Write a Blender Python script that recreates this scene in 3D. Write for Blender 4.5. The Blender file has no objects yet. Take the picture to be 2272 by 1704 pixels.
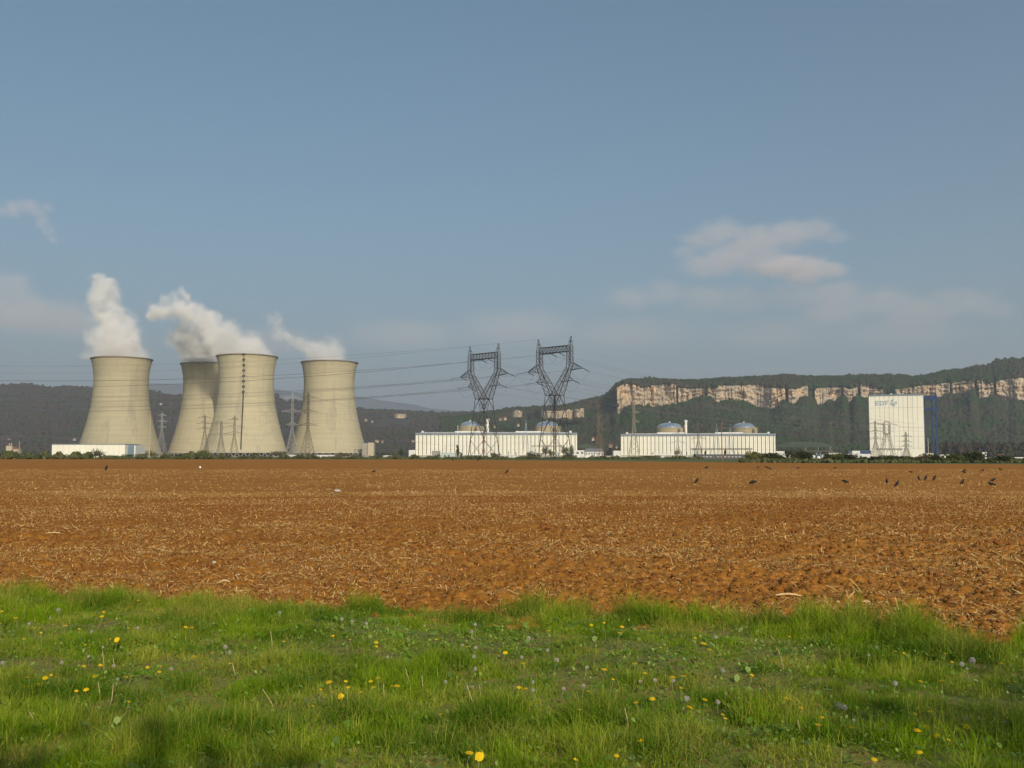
import bpy, math, random
import numpy as np
from math import radians, sin, cos, pi, sqrt
from mathutils import Vector

sc = bpy.context.scene
col = sc.collection
random.seed(7)
R = np.random.default_rng(11)

# ------------------------------------------------------------------ camera
FPX = 2209.0            # focal length in pixels of the 2272 px wide photograph
HZ = 1012.0             # row of the horizon
CAM_H = 1.5
PITCH = math.atan((HZ - 852.0) / FPX)
cam = bpy.data.cameras.new("camera")
cam.sensor_width = 36.0
cam.lens = 36.0 * FPX / 2272.0
cam.clip_start = 0.1
cam.clip_end = 90000.0
cam_o = bpy.data.objects.new("camera", cam)
col.objects.link(cam_o)
cam_o.location = (0, 0, CAM_H)
cam_o.rotation_euler = (radians(90) + PITCH, 0, 0)
sc.camera = cam_o

# ------------------------------------------------------------------ light
SUN_AZ = radians(180 - 20)      # clockwise from +Y: behind the camera, to the right
SUN_EL = radians(25)
w = bpy.data.worlds.new("World")
sc.world = w
w.use_nodes = True
nt = w.node_tree
bg = nt.nodes["Background"]
sky = nt.nodes.new("ShaderNodeTexSky")
sky.sky_type = 'NISHITA'
sky.sun_disc = False
sky.sun_elevation = SUN_EL
sky.sun_rotation = SUN_AZ
sky.air_density = 1.0
sky.dust_density = 3.0
sky.ozone_density = 3.0
hs = nt.nodes.new("ShaderNodeHueSaturation")
hs.inputs["Saturation"].default_value = 1.05
hs.inputs["Hue"].default_value = 0.482
nt.links.new(sky.outputs[0], hs.inputs["Color"])
nt.links.new(hs.outputs[0], bg.inputs["Color"])
bg.inputs["Strength"].default_value = 0.100

sl = bpy.data.lights.new("sun", 'SUN')
sl.energy = 3.5
sl.angle = radians(0.5)
sl.color = (1.0, 0.87, 0.66)
so = bpy.data.objects.new("sun", sl)
col.objects.link(so)
S = Vector((sin(SUN_AZ) * cos(SUN_EL), cos(SUN_AZ) * cos(SUN_EL), sin(SUN_EL)))
so.rotation_euler = (-S).to_track_quat('-Z', 'Y').to_euler()
so.location = (0, -20, 60)

sc.view_settings.view_transform = 'Standard'
sc.view_settings.look = 'None'
sc.view_settings.exposure = 0.0
sc.view_settings.gamma = 1.0
try:
    sc.cycles.use_denoising = True
    sc.cycles.denoiser = 'OPENIMAGEDENOISE'
    sc.cycles.volume_bounces = 6
    sc.cycles.max_bounces = 10
    sc.cycles.diffuse_bounces = 3
    sc.cycles.transparent_max_bounces = 16
    sc.cycles.volume_max_steps = 128
except Exception as e:
    print(e)

# ------------------------------------------------------------------ pixel -> world
_cp, _sp = cos(PITCH), sin(PITCH)
def ray(px, py):
    u = (px - 1136.0) / FPX
    v = -(py - 852.0) / FPX
    return u, _cp - v * _sp, _sp + v * _cp
def at(px, py, Y):
    x, y, z = ray(px, py)
    return Vector((x * Y / y, Y, CAM_H + z * Y / y))
def on_ground(px, py, z=0.0):
    x, y, zz = ray(px, py)
    t = (z - CAM_H) / zz
    return Vector((x * t, y * t, z))
def xat(px, Y):
    return at(px, HZ, Y).x
def at_np(px, py, Y):
    u = (px - 1136.0) / FPX
    v = -(py - 852.0) / FPX
    y = _cp - v * _sp
    z = _sp + v * _cp
    return np.stack([u * Y / y, Y + 0 * u, CAM_H + z * Y / y], -1)

# ------------------------------------------------------------------ noise
def _hash(ix, iy, s):
    n = (ix.astype(np.int64) * 374761393 + iy.astype(np.int64) * 668265263 + s * 974711) & 0xFFFFFFFF
    n = ((n ^ (n >> 13)) * 1274126177) & 0xFFFFFFFF
    n = (n ^ (n >> 16)) & 0xFFFFFFFF
    return n / 4294967295.0
def vnoise(x, y, s=0):
    ix = np.floor(x); iy = np.floor(y)
    fx = x - ix; fy = y - iy
    fx = fx * fx * (3 - 2 * fx); fy = fy * fy * (3 - 2 * fy)
    a = _hash(ix, iy, s); b = _hash(ix + 1, iy, s)
    c = _hash(ix, iy + 1, s); d = _hash(ix + 1, iy + 1, s)
    return (a * (1 - fx) + b * fx) * (1 - fy) + (c * (1 - fx) + d * fx) * fy
def fbm(x, y, o=4, s=0, g=0.5):
    t = 0; a = 1; n = 0
    for k in range(o):
        t = t + a * vnoise(x * 2 ** k + 13.7 * k, y * 2 ** k - 7.3 * k, s + k)
        n += a; a *= g
    return t / n

# ------------------------------------------------------------------ materials
MATS = {}
def mat(name, c, rough=0.8, c2=None, scale=1.0, vec=(1, 1, 1), bump=0.0, bscale=None, metal=0.0, detail=5, spread=(0.35, 0.65), attr=None, spec=0.3, trans=0.0):
    if name in MATS:
        return MATS[name]
    m = bpy.data.materials.new(name)
    m.use_nodes = True
    n = m.node_tree; p = n.nodes["Principled BSDF"]
    p.inputs["Roughness"].default_value = rough
    p.inputs["Metallic"].default_value = metal
    p.inputs["Specular IOR Level"].default_value = spec
    p.inputs["Base Color"].default_value = (*c, 1)
    if c2 is None:
        c2 = tuple(v * 0.82 for v in c)
    tc = n.nodes.new("ShaderNodeTexCoord")
    mp = n.nodes.new("ShaderNodeMapping"); mp.inputs["Scale"].default_value = vec
    n.links.new(tc.outputs["Object"], mp.inputs[0])
    nz = n.nodes.new("ShaderNodeTexNoise"); nz.inputs["Scale"].default_value = scale; nz.inputs["Detail"].default_value = detail
    n.links.new(mp.outputs[0], nz.inputs["Vector"])
    rp = n.nodes.new("ShaderNodeValToRGB")
    rp.color_ramp.elements[0].position = spread[0]; rp.color_ramp.elements[1].position = spread[1]
    rp.color_ramp.elements[0].color = (*c2, 1); rp.color_ramp.elements[1].color = (*c, 1)
    n.links.new(nz.outputs["Fac"], rp.inputs[0])
    out = rp.outputs[0]
    if attr:
        at_ = n.nodes.new("ShaderNodeAttribute"); at_.attribute_name = "tint"
        mx = n.nodes.new("ShaderNodeMix"); mx.data_type = 'RGBA'
        n.links.new(at_.outputs["Fac"], mx.inputs["Factor"])
        mx.inputs["B"].default_value = (*attr, 1)
        n.links.new(out, mx.inputs["A"])
        out = mx.outputs["Result"]
    n.links.new(out, p.inputs["Base Color"])
    if bump > 0:
        b = n.nodes.new("ShaderNodeBump"); b.inputs["Distance"].default_value = bump
        nb = n.nodes.new("ShaderNodeTexNoise"); nb.inputs["Scale"].default_value = bscale or scale * 3; nb.inputs["Detail"].default_value = 6
        n.links.new(tc.outputs["Object"], nb.inputs["Vector"])
        n.links.new(nb.outputs["Fac"], b.inputs["Height"]); n.links.new(b.outputs[0], p.inputs["Normal"])
    if trans > 0:
        tr = n.nodes.new("ShaderNodeBsdfTranslucent"); ms = n.nodes.new("ShaderNodeMixShader")
        ms.inputs[0].default_value = trans
        n.links.new(out, tr.inputs["Color"])
        n.links.new(p.outputs[0], ms.inputs[1]); n.links.new(tr.outputs[0], ms.inputs[2])
        n.links.new(ms.outputs[0], n.nodes["Material Output"].inputs["Surface"])
    MATS[name] = m
    return m

white = mat("white_cladding", (0.86, 0.85, 0.74), 0.55, (0.78, 0.77, 0.66), 0.05, (1, 1, 0.3))
white2 = mat("white_paint", (0.74, 0.75, 0.74), 0.6, (0.60, 0.61, 0.60), 0.3)
bluegrey = mat("blue_grey_cladding", (0.17, 0.25, 0.33), 0.5, (0.12, 0.18, 0.25), 0.1)
roofband = mat("roof_band", (0.22, 0.26, 0.31), 0.5, (0.16, 0.2, 0.24), 0.1)
slitm = mat("dark_strip_glass", (0.06, 0.065, 0.07), 0.3, (0.03, 0.03, 0.035), 0.3)
seamm = mat("cladding_seam", (0.34, 0.35, 0.33), 0.7)
domem = mat("blue_dome_metal", (0.20, 0.26, 0.34), 0.35, (0.12, 0.2, 0.31), 0.15, spec=0.5)
tanm = mat("tan_concrete", (0.40, 0.34, 0.22), 0.85, (0.31, 0.27, 0.18), 0.12, (1, 1, 0.3))
greyconc = mat("grey_concrete", (0.36, 0.35, 0.31), 0.9, (0.27, 0.26, 0.23), 0.15)
bluesteel = mat("blue_steel", (0.016, 0.055, 0.17), 0.6, (0.012, 0.035, 0.10), 0.2)
steel_dark = mat("dark_lattice_steel", (0.045, 0.045, 0.055), 0.6, (0.07, 0.065, 0.065), 0.6)
steel_mid = mat("weathered_lattice_steel", (0.13, 0.12, 0.10), 0.6, (0.09, 0.085, 0.075), 0.6)
steel_light = mat("galvanised_lattice_steel", (0.36, 0.37, 0.38), 0.5, (0.26, 0.27, 0.28), 0.6)
rustm = mat("brown_lattice_steel", (0.22, 0.16, 0.10), 0.7, (0.15, 0.11, 0.08), 0.6)
glassins = mat("insulator_glass", (0.03, 0.04, 0.04), 0.3)
cablem = mat("conductor_aluminium", (0.16, 0.16, 0.17), 0.6)
redm = mat("red_paint", (0.35, 0.06, 0.05), 0.6)
woodm = mat("brown_wood_pole", (0.24, 0.16, 0.09), 0.9, (0.15, 0.10, 0.06), 2.0)
palepole = mat("pale_mast_paint", (0.50, 0.47, 0.36), 0.7)
roofred = mat("clay_tile_roof", (0.25, 0.12, 0.08), 0.9, (0.18, 0.09, 0.06), 0.3)
roofgrey = mat("grey_sheet_roof", (0.22, 0.22, 0.24), 0.7)
housem = mat("pale_render_wall", (0.55, 0.47, 0.36), 0.9)
darkwall = mat("dark_grey_wall", (0.10, 0.10, 0.115), 0.7)
barkm = mat("bark", (0.10, 0.075, 0.055), 0.95)
logom = mat("faded_blue_lettering", (0.36, 0.44, 0.52), 0.6, (0.32, 0.40, 0.48), 0.3)
crowm = mat("black_plumage", (0.008, 0.008, 0.010), 0.6, (0.014, 0.013, 0.016), 8.0)

# ------------------------------------------------------------------ mesh helpers
def tag(o, label=None, cat=None, group=None, kind=None):
    if label: o["label"] = label
    if cat: o["category"] = cat
    if group: o["group"] = group
    if kind: o["kind"] = kind
    return o
def link(name, me, m=None, parent=None, smooth=False):
    o = bpy.data.objects.new(name, me)
    col.objects.link(o)
    if m is not None:
        for x in (m if isinstance(m, (list, tuple)) else [m]):
            me.materials.append(x)
    if parent is not None: o.parent = parent
    if smooth:
        me.polygons.foreach_set("use_smooth", np.ones(len(me.polygons), dtype=bool))
    return o
def np_mesh(name, V, F, mi=None, tint=None):
    V = np.asarray(V, dtype=np.float32).reshape(-1, 3)
    F = np.asarray(F, dtype=np.int32)
    k = F.shape[1]
    me = bpy.data.meshes.new(name)
    me.vertices.add(len(V)); me.vertices.foreach_set("co", V.ravel())
    me.loops.add(F.size); me.loops.foreach_set("vertex_index", F.ravel())
    me.polygons.add(len(F))
    me.polygons.foreach_set("loop_start", np.arange(0, F.size, k, dtype=np.int32))
    if mi is not None: me.polygons.foreach_set("material_index", np.asarray(mi, dtype=np.int32))
    if tint is not None:
        a = me.attributes.new("tint", 'FLOAT', 'POINT'); a.data.foreach_set("value", np.asarray(tint, dtype=np.float32))
    me.update(calc_edges=True)
    return me
def empty(name, loc, rz=0.0):
    o = bpy.data.objects.new(name, None)
    o.empty_display_size = 0.5
    o.location = loc; o.rotation_euler = (0, 0, rz)
    col.objects.link(o)
    return o
class MB:
    def __init__(s): s.v = []; s.f = []
    def box(s, x0, x1, y0, y1, z0, z1):
        n = len(s.v)
        s.v += [(x, y, z) for z in (z0, z1) for x, y in ((x0, y0), (x1, y0), (x1, y1), (x0, y1))]
        s.f += [tuple(n + i for i in q) for q in ((3, 2, 1, 0), (4, 5, 6, 7), (0, 1, 5, 4), (1, 2, 6, 5), (2, 3, 7, 6), (3, 0, 4, 7))]
        return s
    def bar(s, a, b, r, r2=None, k=4):
        a = Vector(a); b = Vector(b); d = (b - a)
        if d.length < 1e-6: return s
        d.normalize()
        u = d.cross(Vector((0, 0, 1)) if abs(d.z) < 0.9 else Vector((1, 0, 0))).normalized(); w_ = d.cross(u)
        n = len(s.v); r2 = r if r2 is None else r2
        for c, rr in ((a, r), (b, r2)):
            for i in range(k):
                t = 2 * pi * (i + .5) / k
                s.v.append(tuple(c + u * cos(t) * rr + w_ * sin(t) * rr))
        for i in range(k):
            j = (i + 1) % k
            s.f.append((n + i, n + j, n + k + j, n + k + i))
        s.f.append(tuple(n + k - 1 - i for i in range(k))); s.f.append(tuple(n + k + i for i in range(k)))
        return s
    def lathe(s, prof, k=48, cx=0, cy=0, a0=0, a1=2 * pi):
        n = len(s.v); full = abs(a1 - a0 - 2 * pi) < 1e-6; kk = k if full else k + 1
        for r, z in prof:
            for i in range(kk):
                t = a0 + (a1 - a0) * i / k
                s.v.append((cx + r * cos(t), cy + r * sin(t), z))
        for j in range(len(prof) - 1):
            for i in range(k):
                i2 = (i + 1) % kk
                s.f.append((n + j * kk + i, n + j * kk + i2, n + (j + 1) * kk + i2, n + (j + 1) * kk + i))
        return s
    def prism(s, poly, y0, y1):
        n = len(s.v); k = len(poly)
        s.v += [(x, y0, z) for x, z in poly] + [(x, y1, z) for x, z in poly]
        s.f.append(tuple(range(n, n + k))); s.f.append(tuple(range(n + 2 * k - 1, n + k - 1, -1)))
        for i in range(k):
            j = (i + 1) % k
            s.f.append((n + i, n + k + i, n + k + j, n + j))
        return s
    def build(s, name, m, parent=None, smooth=False):
        me = bpy.data.meshes.new(name)
        me.from_pydata(s.v, [], s.f); me.update()
        return link(name, me, m, parent, smooth)
def grid_faces(nr, nc):
    i = np.arange(nr - 1)[:, None]; j = np.arange(nc - 1)[None, :]
    a = (i * nc + j).ravel()
    return np.stack([a, a + 1, a + nc + 1, a + nc], -1)

# ================================================================== GROUND
def interp(tab, x):
    xs = [p[0] for p in tab]; ys = [p[1] for p in tab]
    return np.interp(x, xs, ys)

plainm = mat("meadow_plain", (0.075, 0.13, 0.025), 0.95, (0.11, 0.10, 0.045), 0.004, detail=8)
MB().box(-24000, 24000, -200, 26000, -1.2, -0.06).build("plain", plainm)
tag(bpy.data.objects["plain"], kind="structure")

EDGE = [(-700, 1018.3), (0, 1018.8), (900, 1019.5), (1300, 1022.5), (1800, 1028.0), (2272, 1030.5), (3000, 1033)]
def far_edge_Y(u):
    px = 1136 + u * FPX
    return CAM_H * FPX / (interp(EDGE, px) - HZ)
# near edge of the ploughed soil: line through the picture points (0,1318) and (2272,1425)
P0 = on_ground(0, 1334); P1 = on_ground(2272, 1424)
SL = (P1.y - P0.y) / (P1.x - P0.x)
def near_edge(x):
    return P0.y + (x - P0.x) * SL

def soil_h(X, Y):
    fade = np.clip(1 - (Y - 40) / 60, 0.15, 1)
    cl = fbm(X * 9, Y * 9, 4, 3)
    cl = np.maximum(cl - 0.46, 0) * 0.17
    hf = np.clip(1 - (Y - 16) / 18, 0, 1)
    return np.maximum(-0.045, 0.03 + (cl * hf + (fbm(X * 1.7, Y * 1.7, 3, 9) - 0.5) * 0.10 * np.clip(1 - (Y - 20) / 16, 0.0, 1) + (fbm(X * 0.09, Y * 0.09, 2, 10) - 0.5) * 0.12 * np.clip((Y - 14) / 20, 0, 1) + (fbm(X * 26, Y * 26, 2, 21) - 0.5) * 0.035 * hf) * fade)
nc = 620
u = np.linspace(-0.60, 0.60, nc)
t = np.concatenate([np.linspace(0, 0.56, 600), np.linspace(0.56, 1, 150)[1:]])
Ym = far_edge_Y(u)
YY = 5.5 * (Ym[None, :] / 5.5) ** t[:, None]
XX = YY * u[None, :]
ZZ = np.maximum(-0.05, soil_h(XX, YY) - 0.1 * np.clip((near_edge(XX) - 0.55 - YY) / 0.4, 0, 1))
soil = bpy.data.materials.new("ploughed_soil"); soil.use_nodes = True
n = soil.node_tree; p = n.nodes["Principled BSDF"]
p.inputs["Roughness"].default_value = 0.95; p.inputs["Specular IOR Level"].default_value = 0.1
tc = n.nodes.new("ShaderNodeTexCoord")
def nz_(scale, detail=4, rough=0.6, vec=None):
    z = n.nodes.new("ShaderNodeTexNoise"); z.inputs["Scale"].default_value = scale; z.inputs["Detail"].default_value = detail; z.inputs["Roughness"].default_value = rough
    if vec:
        mp = n.nodes.new("ShaderNodeMapping"); mp.inputs["Scale"].default_value = vec
        n.links.new(tc.outputs["Object"], mp.inputs[0]); n.links.new(mp.outputs[0], z.inputs["Vector"])
    else:
        n.links.new(tc.outputs["Object"], z.inputs["Vector"])
    return z
def ramp(src, a, b, ca, cb):
    r = n.nodes.new("ShaderNodeValToRGB"); e = r.color_ramp.elements
    e[0].position = a; e[1].position = b; e[0].color = (*ca, 1); e[1].color = (*cb, 1)
    n.links.new(src, r.inputs[0]); return r
def mixc(f, a, b):
    m = n.nodes.new("ShaderNodeMix"); m.data_type = 'RGBA'
    n.links.new(f, m.inputs["Factor"])
    for s_, k in ((a, "A"), (b, "B")):
        if isinstance(s_, tuple): m.inputs[k].default_value = (*s_, 1)
        else: n.links.new(s_, m.inputs[k])
    return m.outputs["Result"]
z1 = nz_(11, 6); z2 = nz_(0.07, 4); z3 = nz_(30, 3, 0.7); z4 = nz_(0.9, 5)
base = ramp(z1.outputs["Fac"], 0.3, 0.7, (0.22, 0.084, 0.012), (0.43, 0.182, 0.026))
c_ = mixc(ramp(z2.outputs["Fac"], 0.35, 0.65, (0, 0, 0), (0.55, 0.55, 0.55)).outputs[0], base.outputs[0], (0.44, 0.200, 0.030))
c_ = mixc(ramp(z4.outputs["Fac"], 0.40, 0.62, (0.45, 0.45, 0.45), (0, 0, 0)).outputs[0], c_, (0.27, 0.110, 0.025))
c_ = mixc(ramp(z3.outputs["Fac"], 0.57, 0.64, (0, 0, 0), (0.6, 0.6, 0.6)).outputs[0], c_, (0.58, 0.36, 0.14))
n.links.new(c_, p.inputs["Base Color"])
bp = n.nodes.new("ShaderNodeBump"); bp.inputs["Distance"].default_value = 0.03; bp.inputs["Strength"].default_value = 0.8
zb = nz_(14, 8, 0.7); n.links.new(zb.outputs["Fac"], bp.inputs["Height"]); n.links.new(bp.outputs[0], p.inputs["Normal"])
me = np_mesh("field", np.stack([XX, YY, ZZ], -1).reshape(-1, 3), grid_faces(len(t), nc))
tag(link("field", me, soil, smooth=True), kind="structure")

# grass verge ground under the blades
def verge_h(X, Y):
    return 0.06 + (fbm(X * 0.8, Y * 0.8, 3, 31) - 0.5) * 0.10 + (fbm(X * 12, Y * 12, 3, 33) - 0.5) * 0.03
nu = 260; nv = 150
xs = np.linspace(-9, 9, nu); vs = np.linspace(0, 1, nv)
XV, VV = np.meshgrid(xs, vs)
edge = near_edge(XV) + (fbm(XV * 1.3, XV * 0 + 5, 3, 41) - 0.5) * 0.9
YV = 0.5 + (edge - 0.5) * VV
ZV = verge_h(XV, YV) - np.clip((VV - 0.965) / 0.035, 0, 1) * 0.14
vm = mat("verge_soil", (0.19, 0.20, 0.035), 0.95, (0.24, 0.14, 0.055), 14.0, bump=0.02, bscale=20, spread=(0.33, 0.47))
me = np_mesh("verge", np.stack([XV, YV, ZV], -1).reshape(-1, 3), grid_faces(nv, nu))
tag(link("verge", me, vm, smooth=True), kind="structure")

# ================================================================== STRAW AND CLODS ON THE FIELD
def scatter_field(nn, y0, y1, p_=1.0):
    # uniform in area inside the view wedge
    Y = np.sqrt(R.uniform(y0 ** 2, y1 ** 2, nn)); X = Y * R.uniform(-0.56, 0.56, nn)
    ok = Y > near_edge(X) - 0.1
    return X[ok], Y[ok]
def straw(name, parts, m):
    Vs = []; Fs = []; Ts = []; off = 0
    for (nn, y0, y1, l0, l1, w0, w1, up) in parts:
        X, Y = scatter_field(nn, y0, y1)
        keep = R.uniform(0, 1, len(X)) < np.clip((fbm(X * 0.45, Y * 0.45, 4, 77) - 0.30) * 3.2, 0.12, 1)
        X = X[keep]; Y = Y[keep]; k = len(X)
        L = np.exp(R.uniform(np.log(l0), np.log(l1), k)); W = R.uniform(w0, w1, k)
        az = R.uniform(0, 2 * pi, k); el = R.normal(0, up, k); curl = R.normal(0, 0.25, k)
        Z = soil_h(X, Y) + R.uniform(0.0, 0.03, k) + np.abs(np.sin(el)) * L * 0.5
        d = np.stack([np.cos(az) * np.cos(el), np.sin(az) * np.cos(el), np.sin(el)], -1)
        s = np.stack([-np.sin(az), np.cos(az), R.normal(0, 0.6, k)], -1)
        s /= np.linalg.norm(s, axis=1)[:, None]
        c = np.stack([X, Y, Z], -1)
        upv = np.cross(d, s)
        rows = []
        for q in (-0.5, 0.0, 0.5):
            cc = c + d * (L * q)[:, None] + upv * (curl * L * (0.25 - q * q))[:, None]
            rows += [cc - s * (W * 0.5)[:, None], cc + s * (W * 0.5)[:, None]]
        V = np.stack(rows, 1)          # k,6,3
        b = off + np.arange(k)[:, None] * 6
        F = np.concatenate([b + np.array([[0, 1, 3, 2]]), b + np.array([[2, 3, 5, 4]])], 0)
        Vs.append(V.reshape(-1, 3)); Fs.append(F); off += k * 6
        Ts.append(np.repeat(R.uniform(0, 1, k) ** 1.5, 6))
    me = np_mesh(name, np.concatenate(Vs), np.concatenate(Fs), tint=np.concatenate(Ts))
    return link(name, me, m)
strawm = mat("dry_maize_straw", (0.78, 0.57, 0.24), 0.8, (0.56, 0.35, 0.12), 6, attr=(0.28, 0.13, 0.035), trans=0.1)
o = straw("straw_litter", [(110000, 7.5, 16, 0.010, 0.065, 0.003, 0.009, 0.45),
                           (8000, 7.5, 22, 0.07, 0.17, 0.005, 0.012, 0.30),
                           (170000, 14, 42, 0.02, 0.085, 0.006, 0.014, 0.45),
                           (90000, 38, 110, 0.04, 0.13, 0.014, 0.028, 0.45),
                           (260, 8, 30, 0.18, 0.42, 0.008, 0.016, 0.25)], strawm)
tag(o, "pale broken maize straw strewn over the ploughed soil", "straw", kind="stuff")
# clods
t_ = (1 + sqrt(5)) / 2
ICO = np.array([(-1, t_, 0), (1, t_, 0), (-1, -t_, 0), (1, -t_, 0), (0, -1, t_), (0, 1, t_), (0, -1, -t_), (0, 1, -t_), (t_, 0, -1), (t_, 0, 1), (-t_, 0, -1), (-t_, 0, 1)], dtype=float)
ICO /= np.linalg.norm(ICO[0])
ICOF = np.array([(0, 11, 5), (0, 5, 1), (0, 1, 7), (0, 7, 10), (0, 10, 11), (1, 5, 9), (5, 11, 4), (11, 10, 2), (10, 7, 6), (7, 1, 8), (3, 9, 4), (3, 4, 2), (3, 2, 6), (3, 6, 8), (3, 8, 9), (4, 9, 5), (2, 4, 11), (6, 2, 10), (8, 6, 7), (9, 8, 1)])
def blobs(name, C, rad, flat, m, jit=0.25, parent=None, tint=None, smooth=False, kind=None):
    """C (k,3) centres, rad (k,) radii, flat (k,) height factor"""
    k = len(C)
    V = ICO[None] * (1 + R.uniform(-jit, jit, (k, 12, 1)))
    a = R.uniform(0, 2 * pi, k); ca, sa = np.cos(a)[:, None], np.sin(a)[:, None]
    x = V[..., 0] * ca - V[..., 1] * sa; y = V[..., 0] * sa + V[..., 1] * ca
    V = np.stack([x, y, V[..., 2] * flat[:, None]], -1) * rad[:, None, None] + C[:, None, :]
    F = (np.arange(k)[:, None, None] * 12 + ICOF[None]).reshape(-1, 3)
    if tint is None: tint = R.uniform(0, 1, k)
    me = np_mesh(name, V.reshape(-1, 3), F, tint=np.repeat(tint, 12))
    return link(name, me, m, parent, smooth)
X, Y = scatter_field(52000, 7.5, 36)
rad = R.uniform(0.008, 0.032, len(X)) * np.where(R.uniform(0, 1, len(X)) < 0.03, 1.7, 1)
clodm = mat("soil_clod", (0.34, 0.145, 0.030), 0.95, (0.22, 0.085, 0.018), 30, bump=.02, bscale=60, attr=(0.20, 0.080, 0.024), spec=0.1)
o = blobs("soil_clods", np.stack([X, Y, soil_h(X, Y) + rad * 0.2], -1), rad, np.full(len(X), 0.7), clodm, jit=0.55)
tag(o, "rust brown crumbs and clods of ploughed soil", "soil clods", kind="stuff")

# ================================================================== GRASS
grassm = mat("grass_blade", (0.19, 0.33, 0.004), 0.55, (0.085, 0.19, 0.006), 1.6, attr=(0.52, 0.47, 0.09), spread=(.42, .60), trans=0.3, spec=0.12)
def blades(name, X, Y, L, W, lean, m, tint, segs=3, az=None):
    k = len(X)
    az = R.uniform(0, 2 * pi, k) if az is None else az
    fc = R.uniform(0, pi, k)
    s = np.stack([np.cos(fc), np.sin(fc), np.zeros(k)], -1)
    d = np.stack([np.cos(az), np.sin(az), np.zeros(k)], -1)
    Z = verge_h(X, Y) - 0.02
    Z = np.where(Y > near_edge(X) - 0.1, np.maximum(0, Z - 0.05), Z)
    rows = []
    for i in range(segs):
        q = i / segs
        cc = np.stack([X, Y, Z], -1) + d * (lean * L * q * q)[:, None]
        cc[:, 2] += L * q * (1 - 0.35 * lean * q)
        wq = W * (1 - 0.55 * q) * 0.5
        rows += [cc - s * wq[:, None], cc + s * wq[:, None]]
    tip = np.stack([X, Y, Z], -1) + d * (lean * L)[:, None]; tip[:, 2] += L * (1 - 0.35 * lean)
    rows.append(tip); rows.append(tip + s * 0.0006)
    V = np.stack(rows, 1); nv_ = V.shape[1]
    b = np.arange(k)[:, None] * nv_
    F = np.concatenate([b + np.array([[2 * i, 2 * i + 1, 2 * i + 3, 2 * i + 2]]) for i in range(segs)], 0)
    me = np_mesh(name, V.reshape(-1, 3), F, tint=np.repeat(tint, nv_))
    return link(name, me, m)
def verge_pts(nn, y0=3.6, ext=0.55):
    Y = np.sqrt(R.uniform(y0 ** 2, 12.5 ** 2, nn)); X = Y * R.uniform(-0.58, 0.58, nn)
    e = near_edge(X) + (fbm(X * 1.3, X * 0 + 5, 3, 41) - 0.5) * 0.9
    ok = Y < e + (fbm(X * 5, Y * 0 + 2, 3, 43) - 0.5) * 0.5
    return X[ok], Y[ok], (e - Y)[ok]
NB = 900000
X, Y, dE = verge_pts(NB)
tuft = fbm(X * 1.6, Y * 1.6, 3, 51)
patch = fbm(X * 0.55 + 3, Y * 1.1, 3, 57)
edgeband = np.clip(1 - dE / 1.3, 0, 1)
frontband = np.clip((6.6 - Y) / 1.2, 0, 1)
hgt = 0.038 + 0.05 * np.clip((tuft - 0.45) * 4, 0, 1) + 0.10 * edgeband * np.clip((tuft - 0.36) * 3.6, 0.08, 1) + 0.042 * frontband * np.clip((patch - 0.3) * 3, 0.2, 1)
bare = (fbm(X * 2.2 + 9, Y * 3.0, 4, 61) > 0.63) & (edgeband < 0.4)
keep = ~(bare & (R.uniform(0, 1, len(X)) < 0.7))
keep &= R.uniform(0, 1, len(X)) < np.clip(hgt / 0.07 + 0.35, 0.6, 1)
X, Y, hgt, tuft = X[keep], Y[keep], hgt[keep], tuft[keep]
tuf2 = fbm(X * 5.5, Y * 5.5, 3, 68)
L = hgt * R.uniform(0.5, 1.5, len(X)) * np.clip(.55 + (tuf2 - .35) * 3.0, .45, 1.7)
tp = fbm(X * 3.1 + 7, Y * 3.1, 3, 66)
tint = np.clip(R.uniform(-0.15, 0.8, len(X)) ** 2 + (tp - .5) * 1.2 + (R.uniform(0, 1, len(X)) < 0.06) * 0.6, 0, 1)
o = blades("grass", X, Y, L, R.uniform(0.0026, 0.0052, len(X)), np.clip(R.normal(0.50, 0.3, len(X)), 0, 1.3), grassm, tint)
tag(o, "uneven green spring grass along the edge of the field", "grass", kind="stuff")
# low broad-leaved herbs and clover between the blades
leafm = mat("herb_leaf", (0.15, 0.29, 0.016), 0.5, (0.09, 0.20, 0.012), 5, attr=(0.34, 0.45, 0.12), trans=0.25, spec=0.4)
X, Y, dE = verge_pts(110000)
k0 = fbm(X * 1.2 + 40, Y * 1.6, 3, 71)
ok = (R.uniform(0, 1, len(X)) < np.clip((k0 - 0.50) * 5, 0.16, .85)) & (dE > 0.15)
X, Y, k0 = X[ok], Y[ok], k0[ok]
k = len(X)
az = R.uniform(0, 2 * pi, k); el = R.uniform(-0.1, 1.0, k); r = R.uniform(0.005, 0.011, k) * np.where(R.uniform(0, 1, k) < 0.05, 2.2, 1)
c = np.stack([X, Y, verge_h(X, Y) + R.uniform(0.01, 0.07, k)], -1)
d = np.stack([np.cos(az) * np.cos(el), np.sin(az) * np.cos(el), np.sin(el)], -1)
s = np.stack([-np.sin(az), np.cos(az), 0 * az], -1)
rows = []
for qa, qb in ((-1.5, 0), (-0.5, 0.75), (0.6, 0.8), (1.3, 0), (0.6, -0.8), (-0.5, -0.75)):
    rows.append(c + d * (r * qa)[:, None] + s * (r * qb)[:, None])
V = np.stack(rows, 1).reshape(-1, 3)
F = np.arange(k)[:, None] * 6 + np.arange(6)[None]
me = np_mesh("clover_leaves", V, F, tint=np.repeat(R.uniform(0, 1, k) ** 2.5, 6))
tag(link("clover_leaves", me, leafm), "small rounded clover and herb leaves low in the grass", "clover", kind="stuff")
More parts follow.
